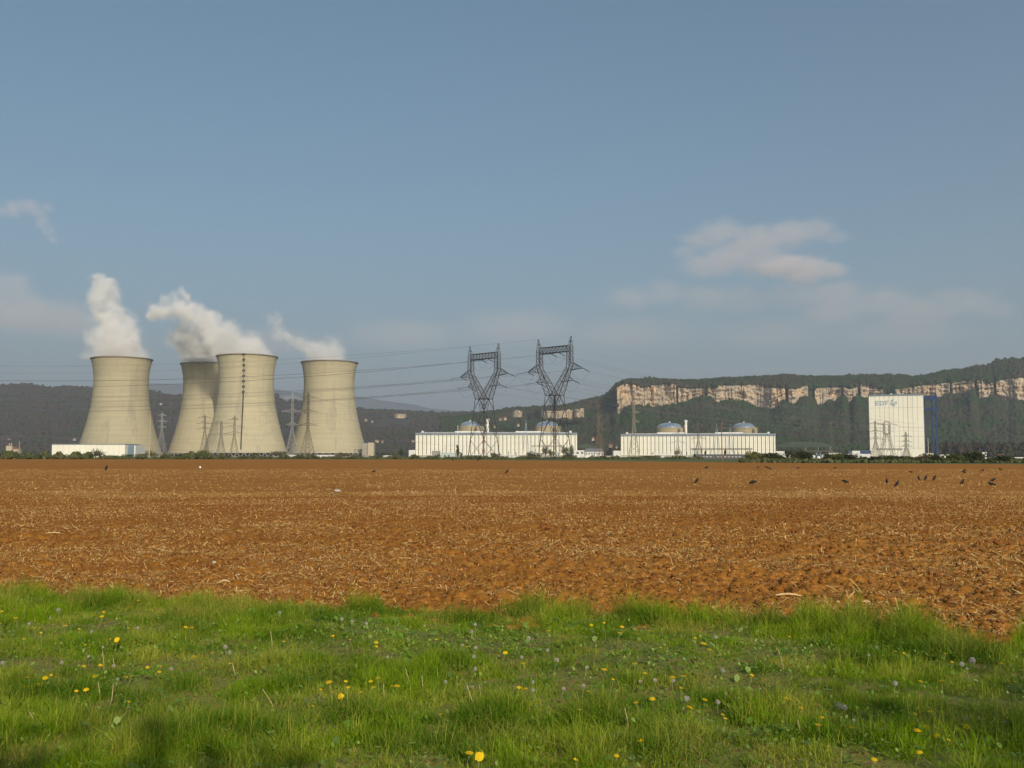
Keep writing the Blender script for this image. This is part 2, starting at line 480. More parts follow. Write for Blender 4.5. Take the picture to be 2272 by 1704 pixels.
# dry stems and dead bits lying in the verge
X, Y, dE = verge_pts(48000)
dry = mat("dry_stem", (0.42, 0.30, 0.15), 0.8, (0.28, 0.17, 0.08), 6, attr=(0.20, 0.11, 0.05))
k = len(X)
o = blades("dry_stems", X, Y, R.uniform(0.015, 0.065, k), R.uniform(0.002, 0.0045, k), R.uniform(0.2, 2.4, k), dry, R.uniform(0, 1, k), segs=2)
tag(o, "short dead brown stems scattered in the grass verge", "dead stems", kind="stuff")


# ================================================================== DANDELIONS
petalm = mat("dandelion_petals", (0.86, 0.66, 0.01), 0.6, (0.80, 0.52, 0.008), 60, trans=0.2)
stalkm = mat("flower_stalk", (0.24, 0.27, 0.09), 0.6, (0.26, 0.17, 0.10), 12)
puffm = mat("seed_head_down", (0.66, 0.63, 0.56), 0.95, (0.52, 0.49, 0.44), 80, trans=0.35)
corem = mat("seed_head_core", (0.22, 0.18, 0.12), 0.9)
def flower_mesh(seed, droop):
    rr = random.Random(seed); v = []; f = []
    for ring, (rad, zz, npet) in enumerate(((1.0, 0.0, 22), (0.72, 0.14, 16), (0.42, 0.22, 10))):
        for i in range(npet):
            a = 2 * pi * (i + rr.uniform(-.2, .2)) / npet; L = rad * rr.uniform(0.85, 1.08); ww = 0.13 * rad + 0.03
            n_ = len(v); zt = zz - droop * L * L * .5 + rr.uniform(-.05, .08)
            for q, hw in ((0.05, .4), (0.6, 1.0), (1.0, .7)):
                z_ = zz * (1 - q) + zt * q + 0.05
                v.append((cos(a) * L * q - sin(a) * ww * hw, sin(a) * L * q + cos(a) * ww * hw, z_))
                v.append((cos(a) * L * q + sin(a) * ww * hw, sin(a) * L * q - cos(a) * ww * hw, z_))
            f += [(n_, n_ + 1, n_ + 3, n_ + 2), (n_ + 2, n_ + 3, n_ + 5, n_ + 4)]
    me = bpy.data.meshes.new("flower_head"); me.from_pydata(v, [], f); me.update(); me.materials.append(petalm); return me
FLM = [flower_mesh(s, d) for s, d in ((1, 0.1), (2, 0.35), (3, -0.25), (4, -0.8))]
def puff_mesh(seed):
    rr = random.Random(seed); v = []; f = []
    for i in range(150):
        z = rr.uniform(-0.85, 1); a = rr.uniform(0, 2 * pi); q = sqrt(1 - z * z)
        d = Vector((q * cos(a), q * sin(a), z)); u_ = d.orthogonal().normalized(); w_ = d.cross(u_)
        tip = d * rr.uniform(0.86, 1.0); n_ = len(v); s_ = 0.14
        v += [tuple(d * 0.2), tuple(tip + u_ * s_), tuple(tip - u_ * s_ * .5 + w_ * s_ * .87), tuple(tip - u_ * s_ * .5 - w_ * s_ * .87)]
        f += [(n_ + 1, n_ + 2, n_ + 3)]
        if i % 3 == 0: f += [(n_, n_ + 1, n_ + 2)]
    me = bpy.data.meshes.new("seed_head"); me.from_pydata(v, [], f); me.update(); me.materials.append(puffm); return me
PFM = [puff_mesh(s) for s in (5, 6, 7)]
def verge_at(x, y): return float(verge_h(np.array([x]), np.array([y]))[0])
def stalk(parent, dx, dy, h, r=0.0022):
    m = MB(); pts = [Vector((-dx * (1 - q) ** 1.5, -dy * (1 - q) ** 1.5, -h * (1 - q))) for q in (0, .35, .7, 1)]
    for a_, b_ in zip(pts, pts[1:]): m.bar(a_, b_, r, r * .9, 5)
    return m.build("stalk", stalkm, parent)
ZA = (0, 1280, 570 / 2212.); ZB = (570, 1280, 570 / 2212.); ZC = (1140, 1280, 570 / 2212.); ZD = (1710, 1280, 562 / 2199.)
yel = [(ZA, [(205,295,1.2),(135,357,1.1),(10,250,1),(12,300,1),(8,405,.8),(300,445,.8),(560,423,1),(680,455,.8),(893,300,1),(875,340,1),(1098,380,1),(1190,203,1.2),(1105,445,.8),(1005,540,1.3),(950,540,.8),(1600,437,1),(1650,440,1),(235,865,1),(390,870,1.1),(437,853,.8),(228,940,1.2),(328,927,1.1),(12,972,1),(720,767,.9),(820,855,1.3),(740,968,1),(655,990,.8),(865,757,.9),(1270,785,.8),(1370,818,.9),(1385,777,.7),(1667,685,1.1),(1830,657,.9),(2118,595,.9),(1985,752,.8),(1080,860,.9),(1130,860,.8),(1428,1348,1.2),(1108,1082,.8),(735,590,.7),(1440,668,.7),(205,540,.7),(350,485,.7)]),
       (ZB, [(655,505,1),(1025,565,1.1),(1030,597,1),(235,562,.8),(805,545,.8),(1530,373,1.1),(1545,545,.8),(1590,620,.9),(1810,608,.7),(2138,650,1.1),(150,865,.8),(620,903,1.3),(722,1027,1.2),(980,897,.9),(1040,868,1),(1000,952,1),(895,995,1.1),(785,955,.9),(1175,945,1),(1208,943,1),(1365,990,1.2),(765,907,.8),(485,1117,.7),(1830,1515,1.3),(1915,1545,1.6),(1585,1190,.7),(550,975,.7),(55,775,.9)]),
       (ZC, [(300,463,1),(668,412,.9),(775,393,1),(932,427,1.1),(907,480,1.1),(1163,462,.9),(1560,525,.9),(1635,580,1.3),(1690,625,1.1),(1265,612,.7),(85,748,1),(780,795,1),(1040,750,1.1),(1128,828,1.1),(1365,865,1.1),(1460,853,.9),(2050,850,1),(2150,882,1),(45,958,1.1),(102,962,1),(648,990,1.1),(730,1015,.8),(1050,1080,.9),(1193,1047,1.1),(1440,965,.8),(1645,1055,1),(2145,1070,1.1),(1515,1120,1.4),(748,1110,1.2),(567,1150,.8),(1085,1405,.9),(885,1537,.9),(603,1415,.8),(1797,1195,.8),(1820,1225,.7),(530,1580,.8),(855,887,.7)]),
       (ZD, [(162,517,1),(400,1112,1.1),(443,1220,1),(413,1290,1.1),(698,1300,1.1),(265,1145,.8),(1155,670,.8),(1088,655,.8),(1518,672,.8),(1575,745,.8),(1520,865,1),(1485,903,1),(1303,912,1),(2000,750,1),(1062,1187,.8),(1245,1185,1),(1385,1167,1.1),(1240,1275,.9),(1272,1330,1.3),(1362,1312,1.3),(1700,1295,1.2),(1648,1338,1.3),(1440,1375,1),(1045,1340,.9),(1290,1520,1.1),(898,1585,.9),(1543,1425,.8),(765,770,.7),(135,1060,.8)])]
see = [(ZA, [(505,285,1.3),(250,403,1),(430,352,.7),(790,470,1),(1185,440,.9),(765,690,1),(1118,660,.7),(1940,605,1.2),(1980,650,1),(980,768,1),(530,740,1),(1475,790,1),(1015,880,.9),(20,740,1.1),(885,605,.7)]),
       (ZB, [(195,310,1.3),(730,365,1.2),(820,380,1),(940,403,1.2),(1880,410,1),(1850,470,1),(1770,590,.9),(1885,612,1),(1872,685,1.1),(1125,690,.8),(1880,790,1),(1625,905,.9),(1855,950,.8)]),
       (ZC, [(130,530,1.3),(65,690,1),(370,715,1.2),(290,630,1),(630,780,1),(1740,520,1.1),(1800,810,1.1),(1370,895,.9),(1090,900,.9),(1215,890,1),(600,940,1),(430,965,1),(165,975,1),(165,905,.8),(1490,1050,1.4),(1755,1080,1.1),(1825,1005,.8)]),
       (ZD, [(1748,728,1.8),(1658,757,1.3),(1705,797,.8),(920,612,1.1),(850,680,.8),(1080,925,1.3),(585,1120,1.7),(640,1135,1.3),(1695,1225,1.1),(90,1125,.9),(720,1245,.8),(2045,1265,1)])]
COLS = [(-99, 120, "at the left edge of the photo"), (120, 345, "in line below the leftmost cooling tower"), (345, 450, "in line below the half hidden cooling tower"), (450, 635, "in line below the ladder tower"), (635, 820, "in line below the rightmost cooling tower"),
        (820, 1000, "in line below the left-hand hall's left end"), (1000, 1150, "in line below the left big pylon"), (1150, 1290, "in line below the right big pylon"), (1290, 1460, "in line below the cliff's left end"), (1460, 1600, "in line below the right white chimney"),
        (1600, 1740, "in line below the rightmost dome"), (1740, 1925, "below the gap left of the tower block"), (1925, 2060, "in line below the white tower block"), (2060, 2400, "at the right edge of the photo")]
ROWS = [(0, 1400, "beside the soil"), (1400, 1470, "in the upper grass"), (1470, 1530, "in the middle grass"), (1530, 1600, "in the lower grass"), (1600, 1800, "in the front grass")]
def place(px, py): return next(c[2] for c in ROWS if c[0] <= py < c[1]) + ", " + next(c[2] for c in COLS if c[0] <= px < c[1])
def single_out(items):
    """items: (object, px, py, head) -> head + place, plus left/right among those that still share it"""
    by = {}
    for it in items: by.setdefault((it[3], place(it[1], it[2])), []).append(it)
    for (head, pl_), v in by.items():
        v.sort(key=lambda q: q[1]); n_ = len(v)
        for i, it in enumerate(v):
            w_ = "" if n_ == 1 else (("left ", "right ")[i] if n_ == 2 else ("left ", "middle ", "right ")[i] if n_ == 3 else ("first ", "second ", "third ", "fourth ", "fifth ", "sixth ", "seventh ", "eighth ", "ninth ", "tenth ")[i])
            it[0]["label"] = w_ + head + " " + pl_
FLOW = []
pix = []
for kind, lst in (("y", yel), ("s", see)):
    for (ox, oy, sc_), pts in lst:
        for a, b, s_ in pts: pix.append([kind, ox + a * sc_, oy + b * sc_, s_])
def near_px(k_, x, y, tol=3): return lambda it: it[0] == k_ and abs(it[1] - x) < tol and abs(it[2] - y) < tol
NAMED = [
 (near_px("y", 570 + 1915 * ZB[2], 1280 + 1545 * ZB[2]), "largest dandelion, an open yellow flower facing the camera at the bottom edge of the photo"),
 (near_px("y", 570 + 1830 * ZB[2], 1280 + 1515 * ZB[2]), "yellow dandelion seen edge-on, just left behind the largest open flower"),
 (near_px("y", 1428 * ZA[2], 1280 + 1348 * ZA[2]), "lone flat yellow dandelion in the dark low grass at bottom left"),
 (near_px("y", 570 + 722 * ZB[2], 1280 + 1027 * ZB[2]), "round open yellow dandelion facing the camera, left of the photo's middle"),
 (near_px("y", 1140 + 1515 * ZC[2], 1280 + 1120 * ZC[2]), "wide yellow dandelion right in front of a ragged grey seed head"),
 (near_px("y", 1005 * ZA[2], 1280 + 540 * ZA[2]), "round bright yellow dandelion in the left grass, turned to the camera"),
 (near_px("y", 1190 * ZA[2], 1280 + 203 * ZA[2]), "topmost yellow dandelion at left, close to the brown soil"),
 (near_px("y", 1667 * ZA[2], 1280 + 685 * ZA[2]), "yellow dandelion tilted upright on a long slanting stalk"),
 (near_px("y", 570 + 1530 * ZB[2], 1280 + 373 * ZB[2]), "flat yellow dandelion on a tall straight pale stalk near the soil edge"),
 (near_px("y", 1140 + 1635 * ZC[2], 1280 + 580 * ZC[2]), "taller of two neighbouring long stalked yellow dandelions in the green clover"),
 (near_px("y", 1140 + 1690 * ZC[2], 1280 + 625 * ZC[2]), "lower of two neighbouring long stalked yellow dandelions in the green clover"),
 (near_px("y", 570 + 620 * ZB[2], 1280 + 903 * ZB[2]), "broad half closed yellow dandelion with a green tinged top"),
 (near_px("y", 1710 + 1290 * ZD[2], 1280 + 1520 * ZD[2]), "lowest yellow dandelion at bottom right, in the shaded grass"),
 (near_px("y", 1140 + 1085 * ZC[2], 1280 + 1405 * ZC[2]), "small yellow dandelion on a long pale stalk in the low grass"),
 (near_px("y", 1710 + 162 * ZD[2], 1280 + 517 * ZD[2]), "single yellow dandelion in the tall grass beside the soil at right"),
 (near_px("y", 1140 + 748 * ZC[2], 1280 + 1110 * ZC[2]), "yellow dandelion bent over on a pale curved stalk"),
 (near_px("s", 1710 + 1748 * ZD[2], 1280 + 728 * ZD[2], 2), "largest round grey dandelion clock, upper one of three at right"),
 (near_px("s", 1710 + 1658 * ZD[2], 1280 + 757 * ZD[2], 2), "smaller grey dandelion clock left of the largest one"),
 (near_px("s", 1710 + 585 * ZD[2], 1280 + 1120 * ZD[2], 2), "big grey dandelion clock over the bare brown patch"),
 (near_px("s", 1710 + 640 * ZD[2], 1280 + 1135 * ZD[2], 2), "lower grey dandelion clock touching the big one over the bare patch"),
 (near_px("s", 505 * ZA[2], 1280 + 285 * ZA[2], 2), "grey dandelion clock on a pinkish stalk at upper left of the grass"),
 (near_px("s", 570 + 195 * ZB[2], 1280 + 310 * ZB[2], 2), "pale dandelion clock high in the dark green tussock left of centre"),
 (near_px("s", 1140 + 1490 * ZC[2], 1280 + 1050 * ZC[2], 2), "ragged half blown grey seed head behind the wide yellow dandelion"),
 (near_px("s", 1710 + 1080 * ZD[2], 1280 + 925 * ZD[2], 2), "brownish round dandelion clock standing alone in the right-hand clover"),
]
for i, (kd, px, py, s_) in enumerate(pix):
    g = on_ground(px, py, 0.03)
    h = min(0.17, 0.075 + 0.05 * random.random() + (0.03 if py < 1420 else 0.0))
    pos = on_ground(px, py, 0.03 + h)
    label = None
    for fn, lb in NAMED:
        if fn(pix[i]): label = lb
    dx, dy = random.uniform(-.04, .04), random.uniform(-.02, .02)
    bx, by = pos.x - dx, pos.y - dy
    base_z = verge_at(bx, by) - 0.01
    hh = pos.z - base_z
    band = "close to the ploughed soil" if py < 1375 else ("in the middle of the grass strip" if py < 1480 else ("over the thin brownish grass" if py < 1600 else "in the low front grass"))
    side = "left third" if px < 757 else ("middle third" if px < 1514 else "right third")
    if kd == "y":
        root = empty("dandelion", pos)
        rad = 0.0165 * s_ * random.uniform(0.9, 1.1) * (0.82 + 0.18 * pos.y / 8)
        big = py > 1660 and 1000 < px < 1080
        me = FLM[3 if 0.85 > s_ else random.choice((0, 1, 2))] if not big else FLM[0]
        hd = bpy.data.objects.new("flower_head", me); col.objects.link(hd); hd.parent = root
        hd.scale = (rad, rad, rad)
        face = (label and "facing" in label) or (label and "turned" in label)
        hd.rotation_euler = (radians(55) if face else radians(random.uniform(-5, 28)), random.uniform(-.25, .25), random.uniform(0, 1) if not face else 0)
        stalk(root, dx, dy, hh)
        tag(root, label, "dandelion", "yellow dandelions in the grass")
        if not label: FLOW.append((root, px, py, "yellow dandelion"))
    else:
        root = empty("dandelion_clock", pos)
        rad = 0.0140 * s_ * (0.85 + 0.15 * pos.y / 8)
        hd = bpy.data.objects.new("seed_head", PFM[i % 3]); col.objects.link(hd); hd.parent = root
        hd.scale = (rad, rad, rad); hd.rotation_euler = (random.uniform(-.3, .3), random.uniform(-.3, .3), random.uniform(0, 6))
        cr = MB().lathe([(0.0, -0.2), (0.16, -0.12), (0.2, 0.02), (0.0, 0.2)], 7).build("seed_core", corem, root)
        cr.scale = (rad, rad, rad)
        stalk(root, dx, dy, hh)
        tag(root, label, "dandelion clock", "dandelion seed heads in the grass")
        if not label: FLOW.append((root, px, py, "grey seed head"))
single_out(FLOW)
# bare pale flower stalks whose heads are gone (pixel of top, pixel of foot)
bare = [((ZA,975,700,975,920),"straight bare"),((ZA,975,925,920,1190),"slightly leaning bare"),((ZA,883,640,880,880),"straight pale"),((ZA,845,905,850,1145),"thin dark"),
        ((ZA,640,1030,585,1150),"short slanting"),((ZA,2000,740,2025,930),"green curving"),((ZA,250,1160,350,1380),"long thin slanting"),
        ((ZB,50,970,175,1190),"long leaning"),((ZB,1088,920,1075,1150),"tall pale"),((ZB,1278,790,1335,1070),"long slanting"),((ZB,1420,850,1405,1110),"thin upright"),
        ((ZB,1808,930,1887,1290),"longest pale"),((ZB,1915,930,1920,1080),"short green"),((ZB,118,470,120,680),"straight upright"),((ZC,955,1130,985,1390),"tall brown"),
        ((ZC,865,1350,843,1560),"brown leaning"),((ZC,740,1150,745,1310),"pale upright"),((ZD,60,620,115,860),"tall pale leaning"),((ZD,235,1240,258,1480),"long upright green"),
        ((ZD,910,1280,810,1480),"green slanting"),((ZD,860,590,935,700),"pink slanting"),((ZD,0,510,60,600),"short pale")]
for i, (((ox, oy, s_), a, b, c_, d_), adj) in enumerate(bare):
    foot = on_ground(ox + c_ * s_, oy + d_ * s_, 0.02)
    topp = at(ox + a * s_, oy + b * s_, foot.y)
    root = empty("bare_flower_stalk", foot)
    m = MB(); v_ = topp - foot
    mid = v_ * .5 + Vector((v_.z * .06, 0, 0))
    m.bar((0, 0, 0), mid, .0028, .0025, 5).bar(mid, v_, .0025, .0022, 5).build("stalk", mat("pale_dry_stalk", (0.50, 0.42, 0.24), 0.7, (0.42, 0.30, 0.17), 20), root)
    MB().lathe([(0, -.002), (.004, .001), (.0045, .004), (0, .006)], 7).build("stalk_tip", corem, root).location = v_
    px = ox + a * s_; side = "left third" if px < 757 else ("middle third" if px < 1514 else "right third")
    tag(root, f"{adj} dandelion stalk without a flower, in the grass, {side} of the photo", "flower stalk", "bare flower stalks in the grass")
# broad dock-like leaves
lm = mat("broad_leaf", (0.22, 0.33, 0.12), 0.45, (0.15, 0.26, 0.08), 30, trans=0.3)
for (ox, oy, s_), a, b, wz, hz, lb in [(ZA,1372,995,75,85,"large pale round leaf turned to the sun in the left grass"),(ZB,1662,850,35,75,"upright pointed pale leaf right of the photo's middle"),
        (ZC,955,655,45,95,"upright oval pale green leaf near the tall tussock"),(ZC,770,528,38,38,"small round pale leaf below the yellow flower at the soil edge"),(ZD,755,695,60,60,"round pale green leaf in the right-hand clover"),
        (ZD,1160,838,55,55,"rounded pale leaf below the dandelion clocks at right"),(ZC,1655,1340,40,60,"oval leaf low in the front grass right of centre"),(ZA,500,640,80,40,"wide pale leaf lying in the left grass"),
        (ZB,680,1440,70,130,"long green leaf at the bottom, left of centre"),(ZC,1010,1570,80,90,"broad green leaf at the bottom beside the long stalked flower")]:
    foot = on_ground(ox + a * s_, oy + (b + hz * .5) * s_, 0.04)
    k_ = foot.y / FPX * s_
    W_, H_ = wz * k_, hz * k_ * 1.05
    v = []; f = []
    for j in range(7):
        q = j / 6; ww = W_ * .5 * sin(pi * (q * .9 + .07)) ** .7
        y_ = -0.25 * H_ * q * q
        v += [(-ww, y_ + .15 * ww, q * H_), (0, y_, q * H_), (ww, y_ + .15 * ww, q * H_)]
    for j in range(6):
        for q in (0, 1):
            n_ = j * 3 + q; f.append((n_, n_ + 1, n_ + 4, n_ + 3))
    me = bpy.data.meshes.new("broad_leaf_plant"); me.from_pydata(v, [], f); me.update()
    root = empty("broad_leaf_plant", foot, random.uniform(-.4, .4))
    link("leaf", me, lm, root, True)
    MB().bar((0, 0, -.04), (0, 0, .003), .003, .002, 5).build("leaf_stalk", stalkm, root)
    tag(root, lb, "leaf", "broad leaves in the grass")

# ================================================================== FIELD OBJECTS
# large pale husks and stones
def soil_at(x, y): return float(soil_h(np.array([x]), np.array([y]))[0])
ear = mat("pale_maize_stalk", (0.68, 0.52, 0.27), 0.7, (0.55, 0.38, 0.18), 30)
def stalk_piece(px, py, wpx, rot, rad, label):
    g = on_ground(px, py, 0.03); L = wpx * g.y / FPX
    m = MB(); pts = [Vector((L * (q - .5), 0, .02 * sin(q * 3))) for q in (0, .25, .5, .75, 1)]
    rr_ = [.6, 1, 1.1, .95, .5]
    for i in range(4): m.bar(pts[i], pts[i + 1], rad * rr_[i], rad * rr_[i + 1], 7)
    o = m.build("maize_stalk", ear); o.location = (g.x, g.y, soil_at(g.x, g.y) + .025); o.rotation_euler = (0, .05, rot)
    tag(o, label, "maize stalk", "large maize stalks on the field")
stalk_piece(1750, 1323, 60, .08, .011, "thick pale maize stalk lying level near the grass at right")
stalk_piece(1922, 1339, 26, -.05, .009, "shorter pale maize stalk right of the thick one")
stalk_piece(168, 1144, 14, -.7, .012, "short bright maize stalk alone on the left part of the field")
stalk_piece(120, 1188, 36, .2, .01, "long thin maize stalk lying level at left of the field")
stalk_piece(880, 1240 - 170, 10, 1.2, .01, "slanting maize stalk far out in the middle of the field")
stalk_piece(498, 1312 - 13, 22, .4, .01, "pale bent maize stalk at the soil's edge left of centre")
stonem = mat("pale_field_stone", (0.55, 0.50, 0.42), 0.9, (0.40, 0.36, 0.30), 30)
def stone(px, py, wpx, label, m=stonem, fl=.7, name="stone"):
    g = on_ground(px, py, 0.02); r = wpx * .5 * g.y / FPX
    o = blobs(name, np.array([[0, 0, 0.]]), np.array([r]), np.array([fl]), m, jit=.2, smooth=True)
    o.location = (g.x, g.y, soil_at(g.x, g.y) + r * fl * .6)
    tag(o, label, name.replace("_", " "), "pale stones on the field" if name == "stone" else None)
stone(475, 1252, 11, "grey mottled stone on the left half of the field")
stone(1348, 1190, 13, "pale cream stone lying on the middle of the field")
stone(1224, 1276, 7, "small round whitish stone just above the grass edge")
stone(1815, 1309, 7, "small pink white stone right behind the thick maize stalk")
stone(528, 1283, 8, "yellowish stone close to the grass left of centre")
stone(444, 1039, 5, "tiny bright white bag far off on the left of the field", mat("white_plastic_bag", (0.8, 0.8, 0.8), 0.5), 1.3, "white_bag")
stone(748, 1090, 18, "flattened whitish plastic scrap on the field left of centre", mat("grey_plastic_scrap", (0.45, 0.46, 0.42), 0.6), .35, "plastic_scrap")

# ------------------------------------------------------------------ crows: one continuous mesh each
def crow_mesh(pose):
    """side view facing +X, length about 1 unit of body; rings along a spine"""
    if pose == "upright":
        sp = [(-.46, .10, .015, .05), (-.36, .16, .03, .07), (-.22, .26, .08, .09), (-.08, .38, .13, .13), (.04, .50, .14, .15), (.12, .62, .12, .12), (.17, .72, .085, .085), (.20, .80, .085, .09), (.26, .83, .065, .07), (.31, .82, .03, .035), (.40, .79, .008, .01)]
    elif pose == "level":
        sp = [(-.62, .24, .015, .06), (-.48, .28, .03, .07), (-.32, .33, .09, .10), (-.14, .37, .14, .15), (.04, .40, .15, .16), (.18, .46, .12, .13), (.28, .52, .085, .09), (.35, .56, .085, .085), (.42, .56, .06, .06), (.47, .55, .03, .03), (.56, .52, .008, .01)]
    else:  # pecking
        sp = [(-.55, .46, .015, .06), (-.42, .45, .03, .07), (-.28, .43, .09, .10), (-.12, .40, .14, .15), (.04, .36, .15, .15), (.17, .31, .12, .12), (.27, .25, .085, .085), (.34, .20, .08, .08), (.39, .15, .055, .055), (.42, .11, .03, .03), (.46, .02, .008, .01)]
    k = 10; v = []; f = []
    sp = [(x_, z_, ry_ * 1.35, rz_ * (1.4 if ry_ > .05 else 1.5)) for x_, z_, ry_, rz_ in sp]
    for i, (x, z, ry, rz) in enumerate(sp):
        a = sp[max(i - 1, 0)]; b = sp[min(i + 1, len(sp) - 1)]
        tx, tz = b[0] - a[0], b[1] - a[1]; l = math.hypot(tx, tz); nx, nz = -tz / l, tx / l
        for j in range(k):
            t = 2 * pi * j / k
            v.append((x + nx * rz * sin(t), ry * cos(t), z + nz * rz * sin(t)))
    for i in range(len(sp) - 1):
        for j in range(k):
            f.append((i * k + j, i * k + (j + 1) % k, (i + 1) * k + (j + 1) % k, (i + 1) * k + j))
    f.append(tuple(range(k))[::-1]); f.append(tuple((len(sp) - 1) * k + j for j in range(k)))
    m = MB(); m.v = v; m.f = f
    # folded wings as shallow shells along the flanks, legs and toes
    bx, bz = sp[4][0], sp[4][1]; ex, ez = sp[1][0], sp[1][1]
    for sd in (-1, 1):
        m.bar((bx + .03, sd * .10, bz + .02), ((bx + ex) / 2, sd * .115, (bz + ez) / 2 + .02), .075, .06, 8)
        m.bar(((bx + ex) / 2, sd * .115, (bz + ez) / 2 + .02), (ex - .04, sd * .03, ez), .06, .012, 8)
        lx = sp[3][0] + .04
        m.bar((lx, sd * .06, sp[3][1] - .06), (lx + .03, sd * .06, .13), .035, .014, 6)
        m.bar((lx + .03, sd * .06, .13), (lx, sd * .06, .01), .013, .011, 6)
        for ta in (-.5, 0, .5): m.bar((lx, sd * .06, .01), (lx + .09 * cos(ta), sd * .06 + .09 * sin(ta), .004), .009, .005, 5)
        m.bar((lx, sd * .06, .01), (lx - .05, sd * .06, .004), .009, .005, 5)
    me = bpy.data.meshes.new("crow"); me.from_pydata(m.v, [], m.f); me.update(); me.materials.append(crowm)
    me.polygons.foreach_set("use_smooth", np.ones(len(me.polygons), dtype=bool))
    return me
CM = {p_: crow_mesh(p_) for p_ in ("upright", "level", "pecking")}
def crow(px, py, hpx, pose, face, label, z=0.0):
    g = on_ground(px, py, 0.0)
    o = bpy.data.objects.new("crow", CM[pose]); col.objects.link(o)
    zz = soil_at(g.x, g.y)
    hgt = {"upright": .88, "level": .62, "pecking": .56}[pose]
    s_ = hpx * g.y / FPX / hgt
    s_ = max(0.34, min(0.72, s_ * 1.05))
    o.location = (g.x, g.y, zz + z); o.scale = (s_,) * 3; o.rotation_euler = (0, 0, face)
    tag(o, label, "crow", "crows feeding on the field")
RF, LF = 0.15, pi - 0.15
crow(1546, 1074, 12, "upright", RF, "upright crow nearest the photo's middle, left end of the near crows")
crow(1669.6, 1077, 9, "pecking", LF, "crow pecking the soil, second of the near crows from the left")
crow(1875, 1074, 8, "level", LF - .3, "crow standing level with tail raised, between the pecking one and an upright pair")
crow(1967.7, 1075, 11, "upright", 1.3, "narrow upright crow seen from the front, left of a lower neighbour")
crow(1990, 1081, 10, "upright", RF, "lower upright crow just below the narrow one")
crow(2038.6, 1067, 10, "upright", 1.4, "leftmost of the row of three upright crows")
crow(2054, 1067, 11, "upright", RF + .3, "middle one of the row of three upright crows")
crow(2073.4, 1067, 11, "upright", RF, "rightmost of the row of three upright crows, leaning right")
crow(2135.6, 1075, 11, "upright", RF, "single upright crow between the row of three and the last pair")
crow(2199.5, 1080, 8, "level", LF, "lower crow of the last pair near the right margin")
crow(2204, 1070, 6, "level", RF, "upper crow of the last pair, crouching low")
crow(235.5, 1045, 11, "upright", 1.5, "solitary upright crow on the left of the field")
crow(1124.6, 1052, 9, "upright", RF, "solitary crow in the middle of the field below the left big pylon")
crow(830, 1050, 4, "level", RF, "small distant crow below the right end of the cooling towers")
for px, py, h_, ps, fc, lb in [(1568,1041,5,"level",RF,"first far crow from the left, behind the near crows"),(1682,1040.5,4,"upright",RF,"far crow just left of a close pair"),
        (1701,1040.5,5,"level",LF,"left crow of the close far pair"),(1708.7,1043,4,"pecking",RF,"right crow of the close far pair, head down"),(1771,1041,4,"level",LF,"far crow alone, right of the close pair"),
        (1853,1041,3,"level",RF,"faint far crow left of the white tower block"),(2020.5,1050.5,5,"level",LF,"far crow alone below the white tower block"),(2141,1047,4,"level",RF,"upper one of two far crows standing one above the other"),
        (2139,1051.5,5,"level",LF,"lower one of two far crows standing one above the other"),(2180.5,1046.5,4,"level",RF,"far crow second from the right margin"),(2219,1044.5,4,"level",LF,"far crow closest to the right margin"),
        (1005.5,1023,3,"level",RF,"tiny crow at the far edge of the field, left of the left pylon"),(1060,1023.5,3,"level",LF,"tiny crow at the far edge of the field, below the left pylon")]:
    crow(px, py, h_, ps, fc, lb)

# ================================================================== HILLS
def vsm(q): return q * q * (3 - 2 * q)
forest_r = mat("forest_floor_green", (0.045, 0.060, 0.022), 1.0, (0.060, 0.050, 0.030), 0.008, detail=8, bump=3, bscale=0.08)
forest_l = mat("forest_floor_brown", (0.060, 0.045, 0.035), 1.0, (0.040, 0.042, 0.025), 0.0025, detail=10, bump=4, bscale=0.05)
crown_r = mat("crown_green", (0.026, 0.064, 0.018), 1.0, (0.040, 0.056, 0.022), 0.02, attr=(0.060, 0.052, 0.036), spec=0.05)
crown_l = mat("crown_bare_brown", (0.070, 0.046, 0.042), 1.0, (0.052, 0.040, 0.032), 0.01, attr=(0.040, 0.048, 0.020), spec=0.05)
SKY_L = [(-700, 852), (-300, 856), (0, 860), (45, 857), (95, 856.5), (127, 862), (167, 863), (203, 866.6), (260, 869), (323, 871), (361, 875.6), (404, 875), (480, 876), (560, 874), (605, 879), (613, 881), (621, 888), (635, 891), (662, 895), (720, 903), (788, 910), (813, 914), (850, 915), (884, 915), (906, 916), (940, 920), (985, 921), (1053, 920), (1100, 917), (1166, 915), (1300, 915), (1420, 925), (1600, 935)]
